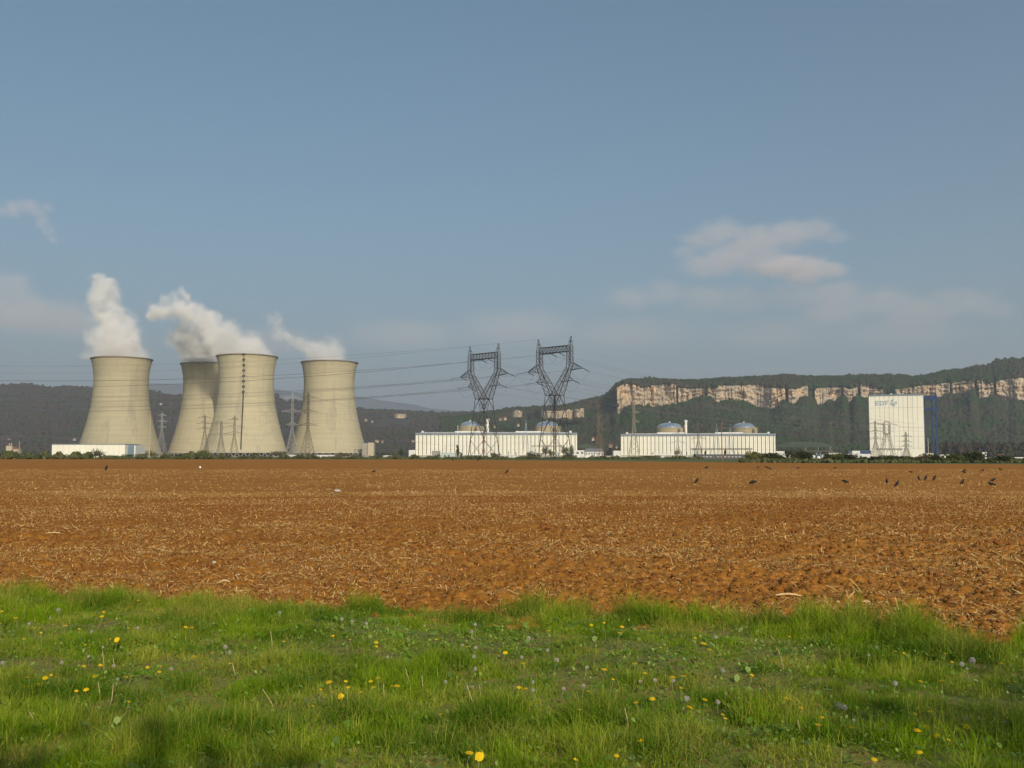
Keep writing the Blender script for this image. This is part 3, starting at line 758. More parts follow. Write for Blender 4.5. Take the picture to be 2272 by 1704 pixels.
def hill(name, tab, x0, x1, step, Y0, Y1, Y2, m, namp, camp, seed, rows=60, power=1.3):
    px = np.arange(x0, x1, step); nc_ = len(px)
    sky = interp(tab, px) + (fbm(px * 0.09, px * 0, 3, seed) - .5) * 2.0
    ztop = CAM_H + (HZ - sky) / FPX * Y1
    q = np.linspace(0, 1, rows)[:, None]
    Yg = Y0 + (Y1 - Y0) * q + 0 * px[None]
    prof = q ** power * (1.0 + 0.0 * px[None])
    nn = fbm(px[None] * 0.012 + q * 1.2, q * 5 + px[None] * 0.003, 4, seed + 5) - .5
    Zg = ztop[None] * prof + nn * namp * np.sin(pi * np.clip(q, 0, 1)) * 1.0
    Zg = np.minimum(Zg, (CAM_H + (ztop[None] - CAM_H) / Y1 * Yg * (0.35 + 0.65 * q)))
    # far side
    qb = np.linspace(0, 1, 8)[1:, None]
    Yb = Y1 + (Y2 - Y1) * qb + 0 * px[None]; Zb = ztop[None] * (1 - qb ** 1.2)
    Yg = np.concatenate([Yg, Yb]); Zg = np.concatenate([Zg, Zb - 2 * (0 * Yb + 1)])
    Xg = (px[None] - 1136) / FPX * Yg
    Zg[0] = -3
    V = np.stack([Xg, Yg, Zg], -1)
    me = np_mesh(name, V.reshape(-1, 3), grid_faces(*Yg.shape))
    tag(link(name, me, m, smooth=True), kind="structure")
    return V, rows
def crowns_on(name, V, r0, r1, nn, rmin, rmax, m, label, c0=0, c1=None, mask=None, bias=1.0, flat=(0.9, 1.5)):
    c1 = V.shape[1] - 1 if c1 is None else c1
    i = r0 + (r1 - r0 - 1e-3) * R.uniform(0, 1, nn) ** bias; j = R.uniform(c0, c1 - 1e-3, nn)
    ii = i.astype(int); jj = j.astype(int); fi = (i - ii)[:, None]; fj = (j - jj)[:, None]
    C = (V[ii, jj] * (1 - fi) + V[ii + 1, jj] * fi) * (1 - fj) + (V[ii, jj + 1] * (1 - fi) + V[ii + 1, jj + 1] * fi) * fj
    if mask is not None:
        ok = mask(C, ii, jj); C = C[ok]
    k = len(C)
    rad = R.uniform(rmin, rmax, k); C[:, 2] += rad * 0.5
    tn = np.clip(fbm(C[:, 0] * 0.012, C[:, 1] * 0.02, 4, 93) * 2.6 - 0.9 + R.normal(0, .18, k), 0, 1)
    o = blobs(name, C, rad, R.uniform(flat[0], flat[1], k), m, jit=0.3, tint=tn)
    return tag(o, label, "woodland", kind="stuff")
mist = mat("far_mountain", (0.06, 0.07, 0.06), 1.0, (0.05, 0.055, 0.05), 0.001)
FARM = [(-600, 880), (0, 875), (150, 867), (240, 858), (300, 852), (343, 850), (405, 853), (500, 857), (560, 858), (605, 862), (666, 873), (700, 872), (740, 875), (790, 879), (850, 889), (918, 898), (952, 906), (1037, 913), (1200, 925), (1500, 940), (2000, 945), (2600, 945)]
hill("mountain", FARM, -600, 2600, 8, 12500, 15000, 16500, mist, 60, 0, 200, rows=14)
FARM2 = [(-600, 895), (600, 895), (700, 890), (780, 884), (850, 893), (960, 899), (1060, 906), (1200, 915), (1500, 930)]
VL, rl = hill("hill", SKY_L, -760, 1640, 3, 2900, 4700, 6400, forest_l, 60, 0, 210, rows=70, power=1.25)
hj = lambda C, ii, jj: fbm(C[:, 0] * 0.004, C[:, 1] * 0.006, 4, 97) > 0.40
crowns_on("hill_woodland", VL, 2, rl, 26000, 6, 11, crown_l, "brownish bare spring woodland over the long low hill at left", mask=hj, bias=0.8)
crowns_on("ridge_woodland", VL, rl - 3, rl, 5200, 6, 11, crown_l, "line of bare trees along the crest of the long low hill at left", mask=hj, flat=(1.0, 1.6))

SKY_R = [(1000, 932), (1053, 924), (1098, 917), (1132, 910), (1166, 908), (1234, 907), (1268, 901), (1300, 892), (1329, 887), (1350, 878), (1362, 866), (1370, 858), (1384, 850), (1436, 845), (1492, 849), (1548, 849), (1616, 844), (1684, 841), (1741, 837), (1800, 840), (1836, 840), (1880, 839), (1914, 836), (2011, 837), (2027, 841), (2058, 837), (2096, 828), (2147, 822), (2203, 811), (2216, 803), (2272, 799), (2350, 796), (2500, 790), (2900, 800)]
CT = [(1000, 938), (1270, 915), (1340, 893), (1362, 872), (1370, 857), (1378, 855), (1395, 854), (1408, 855), (1415, 858), (1425, 861), (1440, 860), (1450, 857), (1465, 854.5), (1500, 854.5), (1506, 862), (1530, 864), (1560, 863), (1572, 861), (1585, 859), (1600, 857), (1630, 857), (1680, 855), (1695, 858), (1712, 863), (1740, 862), (1768, 865), (1778, 862), (1790, 857), (1808, 864), (1835, 862), (1865, 861), (1874, 861), (1892, 864), (1903, 861), (1912, 855), (1940, 860), (1955, 864), (2000, 866), (2010, 862), (2045, 857), (2080, 851.5), (2110, 852), (2130, 849), (2160, 846), (2190, 847), (2205, 850), (2225, 845), (2245, 842), (2272, 840), (2900, 835)]
CB = [(1000, 945), (1270, 930), (1340, 915), (1366, 917), (1378, 918), (1390, 906), (1400, 900), (1415, 901), (1440, 903), (1452, 906), (1465, 908), (1478, 902), (1492, 903), (1500, 896), (1530, 890), (1545, 882), (1560, 878), (1575, 880), (1585, 890), (1600, 894), (1615, 889), (1640, 889), (1655, 895), (1665, 899), (1680, 906), (1695, 904), (1712, 913), (1725, 905), (1740, 890), (1755, 898), (1768, 898), (1778, 885), (1790, 878), (1805, 880), (1812, 902), (1822, 903), (1830, 894), (1850, 891), (1865, 884), (1874, 880), (1885, 901), (1892, 896), (1897, 882), (1905, 876), (1912, 882), (1925, 887), (1940, 882), (1960, 878), (2000, 878), (2045, 881), (2080, 882), (2110, 880), (2135, 875), (2162, 864), (2172, 887), (2190, 884), (2205, 878), (2225, 880), (2240, 892), (2256, 886), (2272, 893), (2900, 890)]
GAPS = [(900, 1368.5), (1502, 1504), (1565, 1569), (1744, 1749), (1795, 1808), (1869, 1872), (1905, 1910), (1962, 1986), (2110, 2111), (2165, 2170), (2208, 2212)]
px = np.arange(980, 2860, 1.15); nc_ = len(px)
sk = interp(SKY_R, px) + (fbm(px * 0.1, px * 0, 3, 300) - .5) * 2; ct = interp(CT, px) + (fbm(px * .25, px * 0, 3, 301) - .5) * 3; cb = interp(CB, px) + (fbm(px * .2, px * 0, 3, 302) - .5) * 7
ct = np.maximum(ct - 1.5, sk + 2); cb = np.maximum(cb + 2.0, ct + 3)
gap = np.zeros(nc_)
for a, b in GAPS: gap = np.maximum(gap, np.clip(np.minimum(px - a, b - px) / 1.5 + .6, 0, 1))
Yc = 2950 + (fbm(px * 0.012, px * 0, 3, 310) - .5) * 260 
Yc = Yc + np.clip((1369 - px) / 12, 0, 1) * 160
Yg0 = Yc; ga = gap * 42
NS, NCf, NT, NK = 34, 30, 14, 7
Ys, Zs, mi = [], [], []
zcb = (HZ - cb) / FPX * Yc + CAM_H
for a in range(NS):
    q = a / NS
    Yq = 2150 + (Yc - 2150) * q + ga * q ** 30
    z = zcb * (q ** 1.25) + (fbm(px * 0.02 + q * 2, px * 0 + q * 6, 4, 320) - .5) * 34 * math.sin(pi * q)
    if a == 0: z = z * 0 - 3
    Ys.append(Yq); Zs.append(z)
for a in range(NCf + 1):
    q = a / NCf
    relief = (fbm(px * 0.10, px * 0 + q * 1.2, 4, 330) - .5) * 46 + (fbm(px * 0.45, px * 0 + q * 5, 3, 340) - .5) * 16 + (fbm(px * 0.05, px * 0 + q * 9, 3, 345) - .5) * 34
    crack = np.clip(0.36 - fbm(px * 0.16 + 4, px * 0 + q * .35, 3, 350), 0, 1) * 120
    Yq = Yc + q * 26 + relief * (1 - gap * .6) + crack + ga
    Yq0 = Yq if a else Yc + ga
    pyq = cb + (ct - cb) * q
    Ys.append(Yq0); Zs.append((HZ - pyq) / FPX * Yq0 + CAM_H)
Ytop = Ys[-1]; ztop_ = Zs[-1]; Yk = Yc + 300; zk = (HZ - sk) / FPX * Yk + CAM_H
for a in range(1, NT + 1):
    q = a / NT
    Ys.append(Yc + 30 + (Yk - Yc - 30) * q + (Ytop - Yc - 30) * (1 - q) ** 10); Zs.append(ztop_ + (zk - ztop_) * q ** .8)
for a in range(1, NK + 1):
    q = a / NK
    Ys.append(Yk + 1200 * q); Zs.append(zk * (1 - q ** 1.6) - 1)
Yg = np.stack(Ys); Zg = np.stack(Zs); Xg = (px[None] - 1136) / FPX * Yg
VR = np.stack([Xg, Yg, Zg], -1)
nr = Yg.shape[0]
mi = np.zeros((nr - 1, nc_ - 1), int)
gm = (gap[:-1] < .5) & (gap[1:] < .5)
mi[NS:NS + NCf] = np.where(gm, 1, 0)[None]
rock = bpy.data.materials.new("limestone_cliff"); rock.use_nodes = True
n = rock.node_tree; p = n.nodes["Principled BSDF"]; p.inputs["Roughness"].default_value = 0.95; p.inputs["Specular IOR Level"].default_value = 0.1
tc = n.nodes.new("ShaderNodeTexCoord")
ra = nz_(0.020, 6, .65); rb = nz_(0.05, 6, .7, (1, 1, 0.35)); rc = nz_(0.11, 5, .7, (1, 1, .5)); rd = nz_(0.06, 4, .6, (.35, .35, 2.2))
c_ = ramp(ra.outputs["Fac"], .38, .62, (0.57, 0.50, 0.39), (0.74, 0.55, 0.35)).outputs[0]
c_ = mixc(ramp(rb.outputs["Fac"], .50, .62, (0, 0, 0), (.8, .8, .8)).outputs[0], c_, (0.30, 0.275, 0.235))
c_ = mixc(ramp(rd.outputs["Fac"], .60, .68, (0, 0, 0), (.7, .7, .7)).outputs[0], c_, (0.22, 0.19, 0.15))
c_ = mixc(ramp(rc.outputs["Fac"], .61, .66, (0, 0, 0), (.9, .9, .9)).outputs[0], c_, (0.055, 0.065, 0.035))
n.links.new(c_, p.inputs["Base Color"])
bp = n.nodes.new("ShaderNodeBump"); bp.inputs["Distance"].default_value = 6; zb = nz_(0.12, 8, .7, (1, 1, .6)); n.links.new(zb.outputs["Fac"], bp.inputs["Height"]); n.links.new(bp.outputs[0], p.inputs["Normal"])
me = np_mesh("cliff_hill", VR.reshape(-1, 3), grid_faces(nr, nc_), mi=mi.ravel())
o = link("cliff_hill", me, [forest_r, rock], smooth=False); tag(o, kind="structure")
crowns_on("slope_woodland", VR, 2, NS - 1.0, 42000, 4.5, 8.5, crown_r, "dark green and grey woodland on the slope below the pale cliffs", bias=.75)
def gapmask(C, ii, jj): return gap[jj] > .4
crowns_on("gully_woodland", VR, NS, NS + NCf, 9000, 3.5, 6.5, crown_r, "trees filling the dark gullies between the cliff faces", mask=gapmask)
crowns_on("plateau_woodland", VR, NS + NCf, NS + NCf + NT, 17000, 4, 7.5, crown_r, "woodland along the top of the cliffs", flat=(.9, 1.6))
# outcrops low on the left end of the cliff hill
def outcrop(x0, x1, y0, y1, Y, label, seed):
    pxs = np.linspace(x0, x1, 26); q = np.linspace(0, 1, 9)[:, None]
    top = y0 + (fbm(pxs * .3, pxs * 0, 3, seed) - .3) * (y1 - y0) * .5; bot = y1 - (fbm(pxs * .25, pxs * 0, 3, seed + 1)) * (y1 - y0) * .5
    py = bot[None] + (top - bot)[None] * q + np.where(q == 0, 8, 0)
    Yq = Y + (fbm(pxs[None] * .5, q * 4, 3, seed + 2) - .5) * 18 + q * 8
    edge = np.abs(np.linspace(-1, 1, 26)) ** 6 * 60
    Yq = Yq + edge[None]
    V = np.stack([(pxs[None] - 1136) / FPX * Yq, Yq, (HZ - py) / FPX * Yq + CAM_H], -1)
    back = V[-1:].copy(); back[..., 1] += 60; back[..., 2] -= 12
    V = np.concatenate([V, back])
    o = link("rock_outcrop", np_mesh("rock_outcrop", V.reshape(-1, 3), grid_faces(10, 26)), rock, smooth=False)
    tag(o, label, "rock face", "small rock faces on the hill left of the cliffs")
outcrop(1136, 1159, 909, 922, 2780, "small pale rock face on the hill between the two big pylons", 400)
outcrop(1200, 1272, 909, 924, 2780, "longest low rock face, behind the waist of the right big pylon", 410)
outcrop(1274, 1296, 906, 921, 2790, "short pale rock face right of the right big pylon, nearest the main cliff", 420)
outcrop(874, 900, 918, 921, 4000, "thin tan bare strip of rock on the brown hill right of the cooling towers", 430)
# outcrop(1970, 2020, 843, 848, 2960, "thin tan ledge on the wooded plateau above the white tower block", 440)
# outcrop(2213, 2231, 827, 834, 2960, "small isolated rock face high in the woods at far right", 450)

# ================================================================== COOLING TOWERS
conc = bpy.data.materials.new("cooling_tower_concrete"); conc.use_nodes = True
n = conc.node_tree; p = n.nodes["Principled BSDF"]; p.inputs["Roughness"].default_value = 0.95; p.inputs["Specular IOR Level"].default_value = 0.1
tc = n.nodes.new("ShaderNodeTexCoord")
ra = nz_(0.5, 3, .6, (.02, .02, 1.0)); rb = nz_(0.035, 5, .6, (1, 1, .5)); rc = nz_(0.3, 4, .6, (1, 1, .07)); rd = nz_(2.2, 2, .5, (.01, .01, 1.0))
c_ = ramp(ra.outputs["Fac"], .35, .65, (0.40, 0.365, 0.25), (0.49, 0.445, 0.305)).outputs[0]
c_ = mixc(ramp(rb.outputs["Fac"], .35, .7, (0, 0, 0), (.5, .5, .5)).outputs[0], c_, (0.50, 0.46, 0.31))
c_ = mixc(ramp(rc.outputs["Fac"], .50, .75, (0, 0, 0), (.55, .55, .55)).outputs[0], c_, (0.36, 0.34, 0.265))
c_ = mixc(ramp(rd.outputs["Fac"], .56, .62, (0, 0, 0), (.16, .16, .16)).outputs[0], c_, (0.36, 0.33, 0.24))
rs = nz_(0.09, 5, .65, (1, 1, .10))
c_ = mixc(ramp(rs.outputs["Fac"], .54, .68, (0, 0, 0), (.6, .6, .6)).outputs[0], c_, (0.27, 0.255, 0.21))
oi = n.nodes.new("ShaderNodeObjectInfo"); mrv = n.nodes.new("ShaderNodeMapRange"); mrv.inputs["To Min"].default_value = .92; mrv.inputs["To Max"].default_value = 1.05
n.links.new(oi.outputs["Random"], mrv.inputs["Value"])
hv = n.nodes.new("ShaderNodeHueSaturation"); n.links.new(mrv.outputs[0], hv.inputs["Value"]); n.links.new(c_, hv.inputs["Color"]); c_ = hv.outputs[0]
n.links.new(c_, p.inputs["Base Color"])
bp = n.nodes.new("ShaderNodeBump"); bp.inputs["Distance"].default_value = .2; n.links.new(rd.outputs["Fac"], bp.inputs["Height"]); n.links.new(bp.outputs[0], p.inputs["Normal"])
rimm = mat("tower_rim_concrete", (0.22, 0.19, 0.14), 0.9, (0.16, 0.14, 0.11), .2)
ladm = mat("tower_ladder_steel", (0.035, 0.035, 0.035), 0.7)
def tr(z):
    return 33.5 * sqrt(1 + ((98 - z) / (78.4 if z < 98 else 57.0)) ** 2)
zz_ = [6 + (127 - 6) * i / 56 for i in range(57)]
prof = [(tr(z), z) for z in zz_] + [(tr(z) - 0.8, z) for z in reversed(zz_)] + [(tr(6), 6)]
SH = MB().lathe(prof, 96)
rim = MB().lathe([(tr(127), 126.0), (tr(127) + .9, 126.1), (tr(127) + .95, 127.4), (tr(127) - 1.4, 127.5), (tr(127) - 1.5, 126.2)], 96)
sill = MB().lathe([(tr(6) + .25, 5.3), (tr(6) + .45, 5.4), (tr(6) + .45, 6.9), (tr(6) + .1, 7.1)], 96)
basin = MB().lathe([(57, -.5), (57, 1.3), (56, 1.3), (56, 0)], 72)
FILLM = mat("tower_fill_dark", (0.05, 0.05, 0.05), .9)
fill = MB().lathe([(46, 0), (46, 6.5), (.5, 6.6)], 48)
me_cache = {}
def tower(px, Y, label, ladder=False, rz=0.0):
    root = empty("cooling_tower", (xat(px, Y), Y, 0), rz)
    tag(root, label, "cooling tower", "four hyperbolic cooling towers")
    for nm, mb, m, sm in (("shell", SH, conc, True), ("rim", rim, rimm, False), ("sill_ring", sill, palepole, False), ("basin", basin, greyconc, False), ("fill", fill, FILLM, False)):
        if nm not in me_cache:
            o = mb.build(nm, m, root, sm); me_cache[nm] = o.data
        else:
            o = bpy.data.objects.new(nm, me_cache[nm]); col.objects.link(o); o.parent = root
    if "leg" not in me_cache:
        m = MB(); a = 2 * pi / 40
        for s_ in (-1, 1):
            m.bar((54.5, 0, 0), (tr(6) * cos(a / 2 * s_), tr(6) * sin(a / 2 * s_), 6.1), .55, .5, 6)
        o = m.build("support_leg", greyconc, root); me_cache["leg"] = o.data; i0 = 1
    else: i0 = 0
    for i in range(i0, 40):
        o = bpy.data.objects.new("support_leg", me_cache["leg"]); col.objects.link(o); o.parent = root; o.rotation_euler = (0, 0, 2 * pi * i / 40)
    if ladder:
        la = radians(-81)
        m = MB(); 
        ca, sa = cos(la), sin(la)
        def pt(z, off, dr): return ((tr(z) + dr) * ca - off * sa, (tr(z) + dr) * sa + off * ca, z)
        z = 10.0
        while z < 126.5:
            big = z > 78
            dr = 1.6 if big else 1.2
            if (int(z / 3.3) % 2 == 0) or not big:
                hw = 1.15 if big else .5
                m.bar(pt(z, -hw, dr), pt(z + 2.3, -hw, dr), .5 if big else .28); m.bar(pt(z, hw, dr), pt(z + 2.3, hw, dr), .5 if big else .28)
                m.bar(pt(z, -hw, dr), pt(z + 2.3, hw, dr), .35 if big else .2)
            m.bar(pt(z, 0, .2), pt(z, 0, dr + .6), .25)
            m.bar(pt(z, 0, dr), pt(min(z + 3.3, 127), 0, dr), .22)
            z += 3.3
        m.build("ladder", ladm, root)
    return root
T1 = tower(264.5, 1287, "leftmost cooling tower, behind the low white warehouse, with a tall upright steam plume", rz=0.7)
T2 = tower(460, 1362, "cooling tower half hidden by its right neighbour and darkened by the steam's shadow", rz=2.1)
T3 = tower(544, 1255, "cooling tower with a dark ladder running up its front, in front of the shaded one", True)
T4 = tower(728.5, 1336, "rightmost cooling tower, standing behind two grey lattice pylons", rz=3.9)

# ================================================================== VOLUMES (steam and clouds)
def volume_mat(name, puffs, dens, asp, n1, a1, n2, thr, colr, step, seedv, soft=0.25, aniso=0.3, shift=None):
    m = bpy.data.materials.new(name); m.use_nodes = True
    n = m.node_tree; n.nodes.clear()
    out = n.nodes.new("ShaderNodeOutputMaterial"); pv = n.nodes.new("ShaderNodeVolumePrincipled")
    pv.inputs["Color"].default_value = (*colr, 1); pv.inputs["Anisotropy"].default_value = aniso
    n.links.new(pv.outputs[0], out.inputs["Volume"])
    tc = n.nodes.new("ShaderNodeTexCoord"); mp = n.nodes.new("ShaderNodeMapping"); mp.inputs["Scale"].default_value = (1, 1, asp)
    n.links.new(tc.outputs["Object"], mp.inputs[0])
    z = n.nodes.new("ShaderNodeTexNoise"); z.inputs["Scale"].default_value = n1; z.inputs["Detail"].default_value = 4; z.inputs["Roughness"].default_value = .6
    ad = n.nodes.new("ShaderNodeVectorMath"); ad.operation = 'ADD'; ad.inputs[1].default_value = seedv
    n.links.new(mp.outputs[0], ad.inputs[0]); n.links.new(ad.outputs[0], z.inputs["Vector"])
    sb = n.nodes.new("ShaderNodeVectorMath"); sb.operation = 'SUBTRACT'; sb.inputs[1].default_value = (.5, .5, .5)
    n.links.new(z.outputs["Color"], sb.inputs[0])
    scl = n.nodes.new("ShaderNodeVectorMath"); scl.operation = 'MULTIPLY_ADD'; scl.inputs[1].default_value = (a1,) * 3
    n.links.new(sb.outputs[0], scl.inputs[0]); n.links.new(mp.outputs[0], scl.inputs[2])
    acc = None
    for c, r in puffs:
        d = n.nodes.new("ShaderNodeVectorMath"); d.operation = 'DISTANCE'; d.inputs[1].default_value = (c[0], c[1], c[2] * asp)
        n.links.new(scl.outputs[0], d.inputs[0])
        q = n.nodes.new("ShaderNodeMath"); q.operation = 'MULTIPLY_ADD'; q.inputs[1].default_value = -1.0 / r; q.inputs[2].default_value = 1.0
        n.links.new(d.outputs["Value"], q.inputs[0])
        if acc is None: acc = q.outputs[0]
        else:
            mx = n.nodes.new("ShaderNodeMath"); mx.operation = 'SMOOTH_MAX'; mx.inputs[2].default_value = .12
            n.links.new(acc, mx.inputs[0]); n.links.new(q.outputs[0], mx.inputs[1]); acc = mx.outputs[0]
    z2_ = n.nodes.new("ShaderNodeTexNoise"); z2_.inputs["Scale"].default_value = n2; z2_.inputs["Detail"].default_value = 5; z2_.inputs["Roughness"].default_value = .65
    n.links.new(ad.outputs[0], z2_.inputs["Vector"])
    s2 = n.nodes.new("ShaderNodeMath"); s2.operation = 'MULTIPLY_ADD'; s2.inputs[1].default_value = thr; s2.inputs[2].default_value = -thr * .5
    n.links.new(z2_.outputs["Fac"], s2.inputs[0])
    sm_ = n.nodes.new("ShaderNodeMath"); sm_.operation = 'ADD'; n.links.new(acc, sm_.inputs[0]); n.links.new(s2.outputs[0], sm_.inputs[1])
    mr = n.nodes.new("ShaderNodeMapRange"); mr.interpolation_type = 'SMOOTHSTEP'; mr.inputs["From Min"].default_value = 0.02; mr.inputs["From Max"].default_value = soft; mr.inputs["To Max"].default_value = dens
    n.links.new(sm_.outputs[0], mr.inputs["Value"]); n.links.new(mr.outputs[0], pv.inputs["Density"])
    try: m.cycles.volume_step_rate = step
    except Exception: pass
    try: m.volume_intersection_method = 'ACCURATE'
    except Exception: pass
    return m
def volume_thing(name, pts, Y, dens, label, cat, kw, group=None, dY=None, zmin=None, kind=None):
    """pts = (px, py, radius_px[, extra depth]) at depth Y"""
    asp = kw.pop("asp", 1.0)
    P = []
    for q in pts:
        yy = Y + (q[3] if len(q) > 3 else 0)
        P.append((at(q[0], q[1], yy), q[2] / FPX * yy))
    c0 = sum((p_[0] for p_ in P), Vector()) / len(P)
    loc = [((p_[0] - c0), p_[1]) for p_ in P]
    pad = kw.get("a1", 0) * .35
    lo = [min(p_[0][i] - p_[1] / (asp if i == 2 else 1) for p_ in loc) - pad for i in range(3)]
    hi = [max(p_[0][i] + p_[1] / (asp if i == 2 else 1) for p_ in loc) + pad for i in range(3)]
    if zmin is not None: lo[2] = max(lo[2], zmin - c0.z)
    vm_ = volume_mat(name, [(tuple(p_[0]), p_[1]) for p_ in loc], dens, asp, seedv=(c0.x * .13 % 50, c0.y * .07 % 50, 3.3), **kw)
    o = MB().box(lo[0], hi[0], lo[1], hi[1], lo[2], hi[2]).build(name, vm_)
    o.location = c0
    tag(o, label, cat, group, kind)
STEAM = dict(n1=0.024, a1=60.0, n2=0.055, thr=1.25, colr=(0.985, 0.985, 0.985), step=0.35, soft=0.9, aniso=-0.2)
volume_thing("steam_plume", [(264, 802, 74), (264, 786, 72), (258, 765, 62), (242, 752, 56), (260, 739, 47), (252, 718, 40), (246, 698, 34), (240, 678, 33), (232, 655, 35), (222, 638, 30), (205, 630, 16), (252, 636, 17), (200, 763, 28), (290, 757, 40)],
             1287, .11, "tall white steam plume rising straight from the leftmost cooling tower", "steam", dict(STEAM), "steam plumes over the cooling towers", zmin=125.8)
volume_thing("steam_plume", [(460, 812, 62), (448, 795, 56, -25), (438, 778, 50, -60), (422, 758, 42, -90), (405, 735, 34, -105), (432, 740, 40, -105), (455, 760, 40, -100), (400, 770, 22, -80)],
             1362, .10, "low white steam rising behind the ladder tower from the half hidden one", "steam", dict(STEAM), "steam plumes over the cooling towers", zmin=125.8)
volume_thing("steam_plume", [(544, 804, 72), (540, 786, 62), (508, 765, 54, -8), (480, 738, 48, -16), (455, 712, 43, -22), (423, 696, 39, -28), (392, 682, 34, -30), (358, 692, 30, -32), (344, 680, 20, -32), (398, 655, 14, -30), (340, 712, 15, -30), (484, 700, 15, -15), (372, 662, 14, -30), (400, 730, 26, 10), (385, 745, 14, 20)],
             1255, .11, "broad white steam plume drifting left from the tower with the ladder", "steam", dict(STEAM), "steam plumes over the cooling towers", zmin=125.8)
volume_thing("steam_plume", [(728, 814, 66), (720, 797, 50), (705, 783, 38), (691, 773, 33), (667, 762, 28), (643, 751, 25), (622, 735, 24), (612, 716, 22), (600, 706, 14), (675, 746, 11, 10), (716, 775, 16)],
             1336, .06, "thin ragged steam plume curling left from the rightmost cooling tower", "steam", dict(STEAM), "steam plumes over the cooling towers", zmin=125.8)

# ================================================================== PYLONS
def lat(m, A, B, n_, r, rb=None, horiz=True, faces=(0, 1, 2, 3), grow=1.0):
    rb = rb or r * .55
    A = [Vector(a) for a in A]; B = [Vector(b) for b in B]
    qs = [(i / n_) ** grow for i in range(n_ + 1)]
    for a, b in zip(A, B): m.bar(a, b, r)
    for i in range(n_):
        P = [a.lerp(b, qs[i]) for a, b in zip(A, B)]; Q = [a.lerp(b, qs[i + 1]) for a, b in zip(A, B)]
        for f_ in faces:
            g = (f_ + 1) % 4
            m.bar(P[f_], Q[g], rb); m.bar(P[g], Q[f_], rb)
            if horiz: m.bar(Q[f_], Q[g], rb)
    return m
def sq(x0, x1, y0, y1, z): return [(x0, y0, z), (x1, y0, z), (x1, y1, z), (x0, y1, z)]
def insulator(parent, a, b, r=.16):
    a, b = Vector(a), Vector(b); m = MB(); k = 9
    m.bar(a, b, r * .35, None, 5)
    for i in range(k):
        c = a.lerp(b, (i + .8) / (k + .6)); d = (b - a).normalized() * .09
        m.bar(c - d, c + d, r, None, 7)
    return m.build("insulator", glassins, parent)
def wire_mb(pts, r, m=None):
    m = m or MB()
    for a, b in zip(pts, pts[1:]): m.bar(a, b, r, None, 3)
    return m
def catenary(a, b, sag, k=28):
    a, b = Vector(a), Vector(b)
    return [a.lerp(b, i / k) - Vector((0, 0, sag * 4 * (i / k) * (1 - i / k))) for i in range(k + 1)]
BIGATT = []
